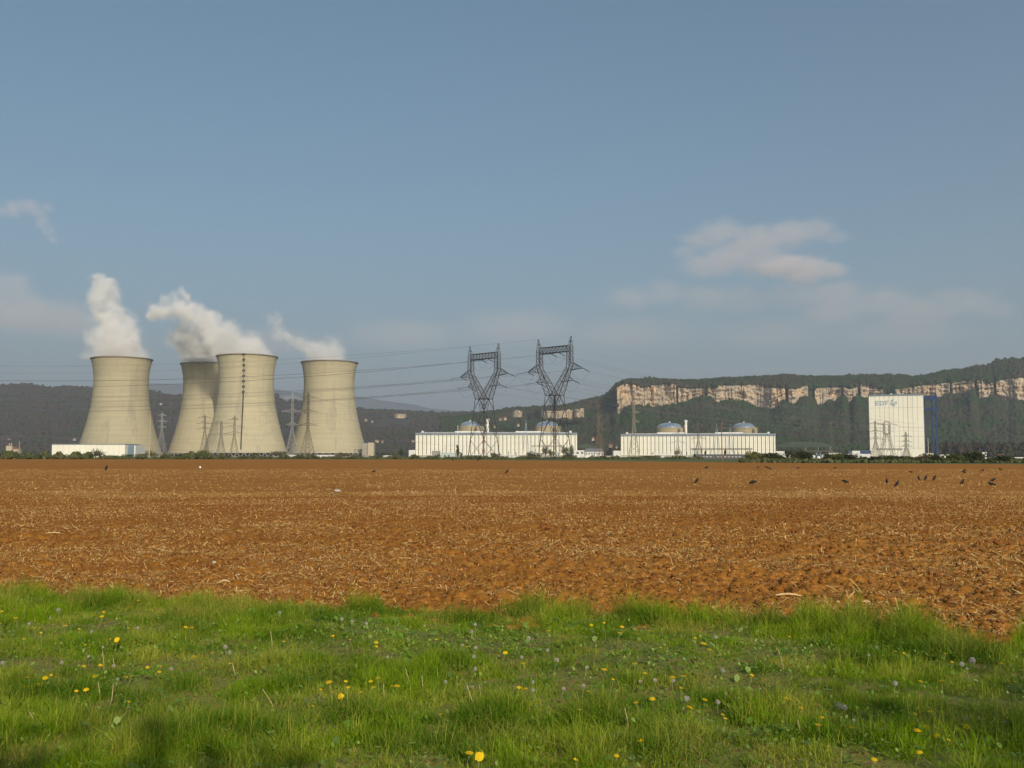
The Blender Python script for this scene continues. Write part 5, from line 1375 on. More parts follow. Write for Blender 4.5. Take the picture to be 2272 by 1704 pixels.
for i, (a, b, y0, lb) in enumerate([(1799, 1808, 1010, "left one of three white tanks before the bushes, left of the tower block"), (1812, 1820, 1012, "middle one of three white tanks before the bushes, left of the tower block"), (1822, 1831, 1009, "right one of three white tanks before the bushes, left of the tower block")]):
    x0, x1 = bx(a, b, 600); h_ = zat(y0, 600); r = (x1 - x0) / 2
    root = empty("white_tank", ((x0 + x1) / 2, 600, 0)); tag(root, lb, "tank", "white tanks")
    MB().lathe([(r, -.3), (r, h_ * .8), (r * .6, h_), (.05, h_ + .1)], 16).build("tank_shell", white2, root, True)
    MB().lathe([(r + .1, -.3), (r + .1, .3), (r, .32)], 16).build("base_ring", greyconc, root)
block("white_box_building", 2176, 2189, 480, 1003.5, 4, white2, white2, "small upright white building standing alone at far right", "building", G)
block("low_building", 2252, 2300, 420, 1014.5, 6, white2, white2, "flat white building cut by the right edge of the photo", "building", G, doors=2)
block("low_building", 2056, 2071, 900, 1006, 8, mat("beige_wall", (.5, .46, .36), .8), white2, "low beige building at the right foot of the tower block", "building", G)
block("tiled_shed", 2218, 2232, 560, 1008, 6, white2, roofred, "little white shed with tiled roof among the bushes at far right", "building", G, roof="hip")
def van(px, Y, label, m_, L=5.2):
    root = empty("parked_van", (xat(px, Y), Y, 0)); tag(root, label, "van", "vehicles parked by the power station")
    MB().prism([(-L / 2, .4), (L / 2, .4), (L / 2, 1.1), (L / 2 - .9, 1.3), (L / 2 - 1.6, 2.1), (-L / 2 + .1, 2.15), (-L / 2, 1.6)], -.95, .95).build("body", m_, root)
    MB().prism([(L / 2 - 1.05, 1.34), (L / 2 - 1.65, 1.98), (L / 2 - 2.4, 1.98), (L / 2 - 2.4, 1.34)], -.97, .97).build("window", slitm, root)
    for sx in (-1, 1):
        for y_ in (-.9, .7):
            w_ = MB(); w_.bar((0, 0, 0), (0, .2, 0), .36, None, 14); o = w_.build("wheel", darkwall, root); o.location = (sx * L * .32, y_, .36)
van(2096, 430, "white van parked between the bushes right of the tower block", white2)
van(2103, 434, "second white van close to the right of the first, between the bushes", white2)
van(1745, 690, "white van parked by the small shed right of the hall", white2)
van(1090, 980, "white van before the left-hand hall, between the big pylons", white2, 6)
van(862, 860, "white van standing left of the left-hand hall", white2, 6)
def canopy(px0, px1, Y, y0, label):
    x0, x1 = bx(px0, px1, Y); h = zat(y0, Y); W_ = x1 - x0
    root = empty("white_canopy", (x0, Y, 0)); tag(root, label, "canopy")
    MB().box(0, W_, 0, 8, h - .8, h).build("roof", white2, root)
    for q in (.02, .5, .98): MB().box(W_ * q - .2, W_ * q + .2, .2, .6, -.3, h - .8).build("post", white2, root)
    MB().box(W_ * .1, W_ * .4, 3, 7, -.3, h * .5).build("storage_box", darkwall, root)
canopy(1450, 1490, 720, 1004.5, "flat white canopy on posts before the left part of the right-hand hall")
canopy(2093, 2110, 560, 1009, "small low white canopy between bushes right of the tower block")
canopy(850, 872, 1000, 1011, "low white canopy between the rightmost cooling tower and the left-hand hall")
# warehouse on the left
x0, x1 = bx(114.5, 277, 1060); W_ = x1 - x0; zt = zat(985, 1060)
root = empty("warehouse", (x0, 1060, 0)); tag(root, "low white warehouse with a blue grey end wall in front of the leftmost cooling tower", "warehouse")
MB().box(0, W_, 0, 40, -.5, zt - .9).build("wall", white, root)
MB().box(-.2, W_ + .2, -.25, 40.2, zt - .9, zt).build("roof_edge", roofband, root)
MB().box(W_, W_ + 6.5, 8, 38, -.5, zt - 1.2).build("end_wall", bluegrey, root)
MB().box(W_ + 6.5, W_ + 8, 8.3, 37, -.5, zt - 1.4).build("corner_strip", white2, root)
m = MB()
for i in range(1, 13): m.box(W_ * i / 13 - .06, W_ * i / 13 + .06, -.05, .02, 0, zt - .92)
m.build("panel_seams", seamm, root)
# water building beside tower 4
block("water_intake_building", 815.5, 829, 1290, 982, 14, mat("cream_concrete", (.52, .47, .35), .85), greyconc, "tall cream concrete building at the right foot of the rightmost cooling tower", "building", G)
block("water_intake_building", 803, 815, 1292, 983.5, 12, greyconc, greyconc, "darker grey concrete building joined to the left of the cream one", "building", G)
root = empty("steel_frame", (xat(786, 1240), 1240, 0)); tag(root, "small open steel frame at the foot of the rightmost cooling tower", "steel frame")
m = MB()
for x in (0, 4.5, 9):
    for y_ in (0, 5): m.bar((x, y_, 0), (x, y_, 9.5), .25)
for z in (5, 9.5):
    for y_ in (0, 5): m.bar((0, y_, z), (9, y_, z), .25)
    for x in (0, 4.5, 9): m.bar((x, 0, z), (x, 5, z), .25)
m.build("frame", steel_mid, root); MB().box(.3, 8.7, .3, 4.7, 9.6, 9.8).build("platform", steel_mid, root)
block("low_white_wall", 641, 744, 1180, 1009.5, 4, white2, white2, "long low white building at the foot of the two right cooling towers", "building", G, doors=0)
root = bpy.data.objects["low_white_wall"]; W_ = xat(744, 1180) - xat(641, 1180)
for i in range(16):
    MB().box(W_ * (i + .2) / 16, W_ * (i + .72) / 16, -.08, .02, .3, 1.4).build("opening", slitm, root)

# tower block with lettering and blue frame
Yb = 1250; x0, x1 = bx(1931, 2051.5, Yb); W_ = x1 - x0; zt = zat(875.8, Yb); zb = zat(879.5, Yb)
TB = empty("tower_block", (x0, Yb, 0), radians(-19)); TB.scale = (.928, 1, 1); tag(TB, "tall white windowless tower block with faded blue letters and a blue steel frame", "tower block")
MB().box(0, W_, 0, 46, -.5, zb).build("wall", white, TB)
MB().box(-.6, W_ + .3, -.5, 46.4, zb, zt).build("roof_band", roofband, TB)
m = MB()
for px in (740, 787, 833, 880, 925, 975, 1022, 1115, 1163):
    x = xat(1780 + px / 4.496, Yb) - x0; m.box(x - .19, x + .19, -.06, .02, zb * .13, zb - .01)
for py in (655, 850, 940, 1055):
    z = zat(760 + py / 4.496, Yb); m.box(0.02, W_ - .02, -.05, .02, z - .12, z + .12)
m.build("panel_seams", seamm, TB)
x = xat(1780 + 1066 / 4.496, Yb) - x0; MB().box(x - .22, x + .22, -.12, .02, zb * .05, zb - .01).build("downpipe", darkwall, TB)
MB().box(W_ + .001, W_ + .5, -.12, 4, -.5, zb - .02).build("corner_trim", mat("pinkish_trim", (.62, .50, .50), .6), TB)
for q in (.42, .57):
    v_ = MB().lathe([(0, 1.6), (1.2, 1.4), (1.2, 0)], 10).build("roof_vent", white2, TB); v_.location = (W_ * q, 4, zt)
def zz(py): return zat(760 + py / 4.496, Yb)
def xx(px): return xat(1780 + px / 4.496, Yb) - x0
# letters E D F as flat cut panels on the wall
za_, zb_ = zz(631), zz(584); H_ = za_ - zb_; H_ = zb_ - za_
def plate(polys, name):
    m = MB()
    for poly in polys: m.prism(poly, -.22, -.05)
    return m.build(name, logom, TB)
t_ = H_ * .22
xa, xb = xx(739), xx(779)
plate([[(xa, za_), (xb, za_), (xb, za_ + t_), (xa, za_ + t_)], [(xa, za_ + H_ * .39), (xb, za_ + H_ * .39), (xb, za_ + H_ * .39 + t_), (xa, za_ + H_ * .39 + t_)], [(xa, zb_ - t_), (xb, zb_ - t_), (xb, zb_), (xa, zb_)], [(xa, za_ + t_), (xa + t_ * 1.1, za_ + t_), (xa + t_ * 1.1, za_ + H_ * .39), (xa, za_ + H_ * .39)], [(xa, za_ + H_ * .39 + t_), (xa + t_ * 1.1, za_ + H_ * .39 + t_), (xa + t_ * 1.1, zb_ - t_), (xa, zb_ - t_)]], "letter_e")
xa, xb = xx(788), xx(832)
def arc2(cx, cz, rx, rz, a0, a1, n_): return [(cx + rx * cos(a0 + (a1 - a0) * i / n_), cz + rz * sin(a0 + (a1 - a0) * i / n_)) for i in range(n_ + 1)]
cz = (za_ + zb_) / 2; wD = xb - xa
outer = arc2(xa + wD * .45, cz, wD * .55, H_ / 2, -pi / 2, pi / 2, 12); inner = arc2(xa + wD * .45, cz, wD * .55 - t_ * 1.1, H_ / 2 - t_, -pi / 2, pi / 2, 12)
pl = [[(xa, za_), (xa + t_ * 1.1, za_), (xa + t_ * 1.1, zb_), (xa, zb_)], [(xa + t_ * 1.1, za_), (xa + wD * .45, za_), (xa + wD * .45, za_ + t_), (xa + t_ * 1.1, za_ + t_)], [(xa + t_ * 1.1, zb_ - t_), (xa + wD * .45, zb_ - t_), (xa + wD * .45, zb_), (xa + t_ * 1.1, zb_)]]
for i in range(12): pl.append([outer[i], outer[i + 1], inner[i + 1], inner[i]])
plate(pl, "letter_d")
xa, xb = xx(841), xx(876)
plate([[(xa, za_), (xa + t_ * 1.1, za_), (xa + t_ * 1.1, zb_), (xa, zb_)], [(xa + t_ * 1.1, zb_ - t_), (xb, zb_ - t_), (xb, zb_), (xa + t_ * 1.1, zb_)], [(xa + t_ * 1.1, za_ + H_ * .37), (xb - 1, za_ + H_ * .37), (xb - 1, za_ + H_ * .37 + t_), (xa + t_ * 1.1, za_ + H_ * .37 + t_)]], "letter_f")
cx_, cz_ = xx(926), zz(606); rr = (xx(960) - xx(892)) / 2
pl = []
for k_, (a0, a1) in enumerate(((1.75 * pi + .35, 2 * pi + .55), (.95 * pi, 1.72 * pi), (.42 * pi, .86 * pi))):
    o1 = arc2(cx_, cz_, rr, rr, a0, a1, 12); i1 = arc2(cx_, cz_, rr * (.50 if k_ < 2 else .62), rr * (.50 if k_ < 2 else .62), a0 + .25, a1, 12)
    for i in range(12): pl.append([o1[i], o1[i + 1], i1[i + 1], i1[i]])
for a in (2.2, 3.3, 4.4, 5.5):
    pl.append([(cx_ + rr * .12 * cos(a - .9), cz_ + rr * .12 * sin(a - .9)), (cx_ + rr * .62 * cos(a - .12), cz_ + rr * .62 * sin(a - .12)), (cx_ + rr * .66 * cos(a + .3), cz_ + rr * .66 * sin(a + .3)), (cx_ + rr * .12 * cos(a + .9), cz_ + rr * .12 * sin(a + .9))])
plate(pl, "round_emblem")
# blue frame
fr = []
xa, xb = W_ + 1.0, W_ + 1.0 + (xx(1366) - W_ - 1) * .9 
zt2 = zz(540)
MB().box(xa, xb, 2, 8, zz(580), zt2).build("blue_top_beam", bluesteel, TB)
MB().box(xa, xb + 1.5, 2.5, 7.5, zz(684), zz(657)).build("blue_middle_beam", bluesteel, TB)
for y_ in (2.2, 40):
    MB().box(xb - (1.8 if y_ < 9 else 4.4), xb + (.8 if y_ < 9 else -2.2), y_, y_ + 2.4, -.5, zt2 + .6).build("blue_column", bluesteel, TB)
MB().box(xa, xa + 1.6, 12, 30, -.5, zt2 - 1).build("blue_column", bluesteel, TB)
m = MB(); m.bar((xa, 3, zz(832)), (xb, 3, zz(832)), .5).bar((xa, 3, zz(975)), (xb, 3, zz(960)), .4).bar((xa, 4, zz(832)), (xb, 4, zz(690)), .3).bar((xa, 5, zz(1085)), (xb, 5, zz(960)), .3)
for z in (560, 670, 832, 960): m.bar((xb, 3, zz(z)), (xb, 40, zz(z)), .5)
m.bar((xb, 3, zz(832)), (xb, 40, zz(670)), .35)
m.build("blue_bracing", bluesteel, TB)

# ================================================================== HOUSES ON THE HILLS
def house(px, py, Y, w_, h, label, rm=roofred, wm=housem, rz=0.0):
    k_ = Y / 4300 * .8; w_ *= k_; h *= k_
    P = at(px, py, Y); root = empty("house", P, rz); tag(root, label, "house", "houses on the hillsides")
    MB().box(-w_ / 2, w_ / 2, -4, 4, -3, h).build("wall", wm, root)
    MB().prism([(-w_ / 2 - .6, h), (w_ / 2 + .6, h), (w_ / 2 * .8, h + 3), (-w_ / 2 * .8, h + 3)], -4.6, 4.6).build("roof", rm, root)
    for i in range(3): MB().box(-w_ / 2 + w_ * (i + .3) / 3, -w_ / 2 + w_ * (i + .6) / 3, -4.08, -3.95, h * .35, h * .7).build("window", slitm, root)
hz_tab = [(4, 929, 4200, "leftmost pale house of the hillside hamlet at far left"), (15, 922, 4250, "highest pale house of the hamlet at far left"), (24, 929, 4200, "pale house in the middle of the hamlet at far left"),
 (34, 929, 4200, "pale house right of the middle of the hamlet at far left"), (51, 933, 4150, "lower large pale house in the hamlet at far left"), (60, 929, 4200, "pale house between the two largest in the hamlet at far left"), (78, 929, 4200, "rightmost pale house of the hamlet at far left"),
 (174, 945, 4000, "long pale house on the slope just left of the leftmost cooling tower"), (140, 953, 3900, "reddish house on the slope below the long pale one"), (357, 897, 4300, "tiny pale house high between the two left cooling towers"), (380, 899, 4300, "whitish house high between the two left cooling towers, right one"),
 (812, 933, 4100, "left pale house of the pair right of the rightmost cooling tower"), (826, 936, 4050, "right pale house of the pair right of the rightmost cooling tower"), (836, 980, 3300, "large pinkish house near the plain right of the rightmost cooling tower"),
 (848, 981, 3300, "second pinkish house near the plain right of the rightmost cooling tower"), (917, 979, 3300, "reddish house just left of the left-hand hall"), (1111, 931, 2650, "pale house on the hill right of the left big pylon"), (1121, 930, 2650, "pinkish house on the hill right of the left big pylon"),
 (1097, 947, 2600, "tan house close above the left-hand hall, right of the white chimney"), (1149, 944, 2600, "tan tower-like house on the hill between the big pylons"), (1355, 990, 2150, "orange roofed house in the gap between the two halls"), (1368, 993, 2150, "second orange roofed house in the gap, next to the right-hand hall"),
 (1272, 973, 2250, "reddish house right of the left-hand hall"), (1315, 975, 2250, "pale house in the gap behind the brown pylon"), (852, 960, 3700, "tiny pale house low on the hill right of the cooling towers"), (165, 976, 3300, "reddish house near the plain left of the leftmost cooling tower"),
 (20, 977, 3250, "brownish house low at far left above the cream farmhouse")]
for i, (px, py, Y, lb) in enumerate(hz_tab):
    house(px, py, Y, 9 + (i * 37 % 7) + (6 if "large" in lb or "long" in lb else 0), 5 + (i % 3), lb, roofred if i % 3 else mat("brown_roof", (.16, .10, .08), .9), housem if i % 2 else mat("pink_render_wall", (.42, .30, .24), .9), (i % 5 - 2) * .2)
# farmhouse at far left
P = at(27, 1000, 1500); root = empty("farmhouse", (P.x, 1500, 0)); tag(root, "cream farmhouse with several chimneys low at far left behind the bushes", "farmhouse")
MB().box(-9, 9, 0, 10, -.5, 12).build("wall", housem, root)
MB().prism([(-9.6, 12), (9.6, 12), (6, 15.5), (-2, 15.5)], -.6, 10.6).build("roof", roofred, root)
MB().box(-7, 2, -5, 0, -.5, 17).build("wing", housem, root)
MB().box(-7.3, 2.3, -5.3, .3, 17, 17.6).build("wing_roof", roofred, root)
for x in (-6, -3): MB().box(x, x + 1, 2, 3, 12, 21).build("chimney", housem, root)
for x in (-5, -2, 4, 6.5): MB().box(x, x + 1.1, -5.1 if x < 2 else -.1, -4.95 if x < 2 else .05, 7, 9.4).build("window", slitm, root)
pole(42, 979, 1000, 1500, .5, palepole, "pale post right of the cream farmhouse", "mast")

# ================================================================== HEDGES, BUSHES, TREES
bushm = mat("bush_leaves", (0.060, 0.085, 0.020), .8, (0.035, 0.055, 0.014), .8, attr=(0.13, 0.14, 0.05), trans=.15)
bushd = mat("dark_bush_leaves", (0.035, 0.050, 0.016), .8, (0.022, 0.034, 0.012), .8, attr=(0.075, 0.085, 0.035), trans=.1)
bushy = mat("spring_yellow_leaves", (0.20, 0.20, 0.055), .8, (0.13, 0.14, 0.04), .8, attr=(0.26, 0.24, 0.09), trans=.2)
bare_b = mat("bare_twigs", (0.13, 0.11, 0.08), .9, (0.09, 0.08, 0.055), .8, attr=(0.16, 0.16, 0.08))
def crown_mesh(nm, W_, D_, z0, z1__, nn, leaf, seed, lobes=7, m_=bushm, cone=False):
    r_ = np.random.default_rng(seed)
    H_ = z1__ - z0; pts = []
    lc = np.stack([r_.uniform(-.32, .32, lobes) * W_, r_.uniform(-.3, .3, lobes) * D_, z0 + H_ * r_.uniform(.30, .74, lobes)], -1); lr = r_.uniform(.20, .34, lobes)
    if cone: lc[:, :2] *= .3; lc[:, 2] = z0 + H_ * np.linspace(.15, .85, lobes); lr = .42 * (1.05 - np.linspace(.05, .9, lobes)) + .08
    k = r_.integers(0, lobes, nn); d = r_.normal(size=(nn, 3)); d /= np.linalg.norm(d, axis=1)[:, None]
    rad = lr[k] * r_.uniform(.45, 1.08, nn)
    c = lc[k] + d * rad[:, None] * np.array([W_, D_, H_ * (.9 if not cone else .3)])
    c[:, 2] = np.clip(c[:, 2], z0, z1__ * 1.02)
    a = r_.normal(size=(nn, 3)); a /= np.linalg.norm(a, axis=1)[:, None]; b = np.cross(a, r_.normal(size=(nn, 3))); b /= np.linalg.norm(b, axis=1)[:, None]
    s_ = leaf * r_.uniform(.5, 1.3, nn)[:, None]
    V = np.stack([c - a * s_, c + b * s_ * .7, c + a * s_, c - b * s_ * .7], 1).reshape(-1, 3)
    F = np.arange(nn * 4).reshape(-1, 4)
    me = np_mesh(nm, V, F, tint=np.repeat(np.clip(r_.uniform(0, 1, nn) ** 2, 0, 1), 4)); me.materials.append(m_)
    return me
def plant(name, px, ybase, ytop, wpx, label, cat="bush", grp=None, m_=bushm, seed=0, Y=None, cone=False, nn=520, twigs=False):
    if Y is None: Y = CAM_H * FPX / (ybase - HZ)
    k_ = Y / FPX; W_ = wpx * k_; H_ = zat(ytop, Y)
    root = empty(name, (xat(px, Y), Y, 0)); tag(root, label, cat, grp)
    me = crown_mesh("crown", W_, min(W_, max(H_, 2) * 1.2), H_ * (.02 if cat != "tree" else .12), H_, nn, max(.16, (W_ * H_) ** .5 * .060) , seed, 9 if not cone else 7, m_, cone)
    o = bpy.data.objects.new("crown", me); col.objects.link(o); o.parent = root
    m = MB(); rr = random.Random(seed)
    m.bar((0, 0, -.2), (0, 0, H_ * .45), H_ * .035, H_ * .022, 6)
    for i in range(7 if not twigs else 16):
        a = rr.uniform(0, 2 * pi); z = H_ * rr.uniform(.12, .45); q = rr.uniform(.2, .42)
        m.bar((0, 0, z), (cos(a) * W_ * q, sin(a) * W_ * .2, z + H_ * rr.uniform(.25, .5)), H_ * .016, H_ * .004, 4)
    m.build("trunk", barkm, root)
    return root
GH = "bushes along the far edge of the field"
# right-hand bushes standing just beyond the ploughed soil
RB = [(1668, 1025, 996, 34, bushy, "yellow green bush, leftmost of the right-hand hedge"), (1690, 1025, 1003, 22, bushm, "darker bush touching the yellow green one"), (1716, 1025, 1003, 34, bushd, "bush right of the leftmost pair, below the hall's end"),
 (1735, 1026, 1008, 18, bushm, "small bush before the white shed's gap"), (1768, 1026, 997, 42, bushd, "large rounded dark bush right of the white shed"), (1790, 1027, 1001, 26, bushd, "bush closing the large rounded dark one on its right"),
 (1838, 1027, 1007, 30, bushd, "dark bush right of the white tanks"), (1862, 1027, 1005, 32, bushm, "green bush under the beige building"), (1886, 1027, 1006, 34, bushd, "dark bush under the white and blue building"),
 (1916, 1027, 1013, 20, bushm, "small gap-side bush left of the tower block"), (1946, 1027, 1010, 34, bushd, "first bush from the left under the tower block"), (1970, 1027, 1008, 34, bushm, "second bush from the left under the tower block"), (1994, 1027, 1010, 34, bushd, "third bush from the left under the tower block"),
 (2018, 1028, 1011, 30, bushm, "fourth bush from the left under the tower block"), (2044, 1028, 1005, 34, mat("reddish_bush", (.09, .06, .035), .9, (.06, .05, .03), .8, attr=(.13, .10, .05)), "reddish brown bush at the right corner of the tower block"), (2072, 1028, 1004, 34, bushd, "tall dark bush below the blue frame"),
 (2118, 1028, 1004, 40, bushm, "green bush right of the parked white vans"), (2160, 1029, 998, 44, bushd, "biggest dark rounded bush left of the small upright white building"), (2203, 1029, 1014, 26, bushm, "low bush right of the small upright white building"), (2232, 1030, 1007, 36, bushd, "last dark bush before the right edge of the photo"), (2290, 1030, 1008, 40, bushm, "bush cut by the right edge of the photo")]
for i, (px, yb, yt, w_, m_, lb) in enumerate(RB):
    plant("bush", px, yb, yt, w_ * 1.1, lb, "bush", GH, m_, 500 + i, Y=CAM_H * FPX / (yb - HZ) * 1.12, nn=900)
LB = [(15, 1018, 1005, 40), (52, 1018, 1003, 44), (92, 1018, 1006, 40), (128, 1018, 1008, 32), (160, 1018, 1007, 34), (190, 1018, 1004, 30), (221, 1018, 1001, 26), (252, 1018, 1008, 30), (282, 1018, 1007, 30), (312, 1018, 1006, 26), (340, 1018, 996, 26), (375, 1018, 1006, 28), (402, 1018, 1005, 30), (444, 1018, 997, 34), (475, 1018, 1006, 32), (505, 1018, 1009, 26), (568, 1018, 1003, 16), (620, 1018, 1000, 34), (760, 1018, 1003, 34), (795, 1018, 1009, 26), (832, 1018, 1009, 28), (880, 1018, 1010, 26), (1100, 1018, 1003, 20), (1162, 1018, 1009, 28), (1185, 1018, 1004, 30), (1262, 1018, 1005, 30), (1330, 1019, 1012, 40), (1440, 1020, 1010, 34)]
side_lb = ["before the plain at far left", "left of the warehouse", "before the warehouse's left end", "before the warehouse", "before the warehouse's middle", "before the warehouse's right half", "taller, before the warehouse's end", "right of the warehouse", "below the leftmost cooling tower", "left of the pale mast", "yellowish, right of the pale mast", "between the two left cooling towers", "left below the shaded cooling tower", "yellowish tall, below the shaded cooling tower", "at the ladder tower's left foot", "before the ladder tower's pillars", "small dark, before the ladder tower", "pale, between ladder tower and wide-legged pylon", "pale, before the rightmost cooling tower", "below the small open steel frame", "right of the cream concrete building", "left of the left-hand hall", "rounded dark, between the big pylons", "between the big pylons, lower right one", "behind the left leg of the right big pylon", "behind the right leg of the right big pylon", "below the grey roofed building", "left of the flat white canopy"]
for i, (px, yb, yt, w_) in enumerate(LB):
    m_ = bushy if "yellow" in side_lb[i] else (bare_b if "pale" in side_lb[i].split(",")[0] else (bushd if i % 3 == 0 else bushm))
    plant("bush", px, yb, yt, w_ * 1.15, f"green bush {side_lb[i]}" if m_ in (bushm, bushd) else f"thin bush {side_lb[i]}", "bush", GH, m_, 600 + i, Y=560 + (i * 53) % 200, nn=420)
plant("cypress_tree", 1015, 1018, 984, 11, "dark narrow conifer before the left-hand hall's left part, taller one", "tree", "trees before the white halls", bushd, 701, Y=760, cone=True)
plant("cypress_tree", 1023, 1018, 1002, 8, "small dark conifer right beside the taller narrow one", "tree", "trees before the white halls", bushd, 702, Y=760, cone=True)
TRS = [(1210, 986, 16, bare_b, "thin leafless tree at the left leg of the right big pylon"), (1222, 994, 18, bushy, "low greenish tree between the right big pylon's legs"), (1256, 988, 20, bushy, "greenish tree behind the right big pylon's right leg"), (1269, 985, 12, bare_b, "thin bare tree at the right end of the left-hand hall"), (1178, 1000, 16, bare_b, "low bare tree left of the right big pylon"),
 (1503, 997, 12, bushy, "small yellowish tree before the right-hand hall's left dome"), (1566, 996, 7, bushd, "narrow dark tree before the middle of the right-hand hall"), (1608, 994, 9, bushd, "narrow dark tree right of the brown wooden pole"), (878, 1000, 18, bare_b, "bare tree left of the left-hand hall"), (890, 996, 16, bushd, "dark tree close to the left-hand hall's annex"), (866, 1002, 16, bare_b, "low bare tree right of the cream concrete building"), (973, 1006, 7, bushd, "small dark shrub-like tree between grey block and blue building"),
 (172, 998, 16, bare_b, "bare tree before the warehouse's white wall, left one"), (212, 994, 20, bare_b, "bare spreading tree before the warehouse's white wall, right one")]
for i, (px, yt, w_, m_, lb) in enumerate(TRS):
    plant("tree", px, 1018, yt, w_, lb, "tree", "trees before the white halls" if px > 800 else "bare trees before the warehouse", m_, 800 + i, Y=800 + 17 * i, nn=260 if m_ is bare_b else 420, twigs=m_ is bare_b)
# belts of woodland on the plain
def belt(name, px0, px1, Y0, Y1, hmin, hmax, nn, m_, label, seed):
    r_ = np.random.default_rng(seed)
    Y = r_.uniform(Y0, Y1, nn); X = (r_.uniform(px0, px1, nn) - 1136) / FPX * Y
    C = []; rad = []; fl = []
    for x, y in zip(X, Y):
        h = r_.uniform(hmin, hmax)
        for j in range(7):
            C.append((x + r_.normal(0, h * .10), y + r_.normal(0, h * .1), h * (.16 + .84 * j / 7))); rad.append(h * r_.uniform(.07, .17) * (1.15 - .4 * j / 7)); fl.append(r_.uniform(1.0, 1.6))
    tn = np.clip(np.repeat(r_.uniform(0, 1, nn), 7) * .7 + r_.uniform(-.1, .3, nn * 7), 0, 1)
    o = blobs(name, np.array(C), np.array(rad), np.array(fl), m_, jit=.38, tint=tn)
    tag(o, label, "woodland", kind="stuff")
belt("riverside_woodland", 2052, 2560, 1500, 2000, 17, 27, 520, crown_l, "brownish bare poplar woodland on the plain at right, below the cliff slope", 900)
belt("plain_woodland", -300, 930, 1650, 2500, 6, 13, 900, crown_r, "low dark woodland on the plain behind the cooling towers", 901)
belt("plain_woodland", 1282, 1378, 1500, 2000, 8, 16, 160, crown_l, "brownish trees in the gap between the two long halls", 902)
belt("plain_woodland", 1726, 1935, 1500, 2000, 8, 14, 300, crown_r, "low trees on the plain between the right-hand hall and the tower block", 903)
# green meadow strips on the lower slopes
def meadow(name, px0, px1, y0, y1, Y0, Y1, label):
    a, b = np.meshgrid(np.linspace(px0, px1, 14), np.linspace(0, 1, 6)); e = 1 - np.abs(np.linspace(-1, 1, 14)) ** 3
    Y = Y0 + (Y1 - Y0) * b; py = y1 + (y0 - y1) * b * (.35 + .65 * e[None])
    V = np.stack([(a - 1136) / FPX * Y, Y, (HZ - py) / FPX * Y + CAM_H], -1)
    o = link(name, np_mesh(name, V.reshape(-1, 3), grid_faces(6, 14)), mat("green_meadow", (.085, .12, .04), .95, (.06, .08, .035), .02), smooth=True)
    tag(o, kind="structure")
meadow("meadow_slope", 1725, 1840, 980, 992, 2020, 2130, "")
meadow("meadow_slope", 1276, 1320, 985, 996, 2020, 2140, "")

# ================================================================== HAZE
hm = bpy.data.materials.new("haze_air"); hm.use_nodes = True
n = hm.node_tree; n.nodes.clear()
out = n.nodes.new("ShaderNodeOutputMaterial"); pv = n.nodes.new("ShaderNodeVolumePrincipled")
pv.inputs["Color"].default_value = (0.80, 0.87, 1.0, 1); pv.inputs["Density"].default_value = HAZE = 8.0e-5; pv.inputs["Anisotropy"].default_value = 0.2
n.links.new(pv.outputs[0], out.inputs["Volume"])
o = MB().box(-24500, 24500, -1500, 26500, -2.5, 1750).build("haze", hm)
tag(o, kind="stuff")

# low scrub between the field and the power station
scrub = mat("scrub_green", (0.060, 0.085, 0.028), 1.0, (0.045, 0.062, 0.022), .1, attr=(0.12, 0.115, 0.055), spec=.05)
def scrub_belt(px0, px1, Y0, Y1, h0, h1, nn, label, seed, m_=scrub):
    r_ = np.random.default_rng(seed)
    px = r_.uniform(px0, px1, nn); Y = r_.uniform(Y0, Y1, nn); X = (px - 1136) / FPX * Y
    hh = (h0 + (h1 - h0) * np.clip((fbm(px * .06, px * 0, 3, seed) - .25) * 2, 0, 1)) * r_.uniform(.5, 1.1, nn)
    rad = r_.uniform(.35, .9, nn) * (hh / 2.2).clip(.6, 1.5)
    C = np.stack([X, Y, np.maximum(hh * r_.uniform(.1, 1, nn) - rad * .3, .1)], -1)
    tn = np.clip(fbm(px * .1, Y * .02, 3, seed + 3) * 2 - .6 + r_.normal(0, .2, nn), 0, 1)
    o = blobs("scrub", C, rad, r_.uniform(.8, 1.3, nn), m_, jit=.4, tint=tn); tag(o, label, "scrub", kind="stuff")
scrub_belt(-120, 500, 470, 620, .5, 3.4, 16000, "low green scrub along the far edge of the field at left", 950)
scrub_belt(500, 930, 520, 700, .2, 2.2, 8000, "low green scrub in front of the right-hand cooling towers", 960)
scrub_belt(930, 1560, 480, 640, .3, 1.6, 5000, "patchy low weeds before the two long white halls", 970)
scrub_belt(1640, 2500, 225, 330, .2, .9, 8000, "rank grass and scrub under the bushes at right", 980)

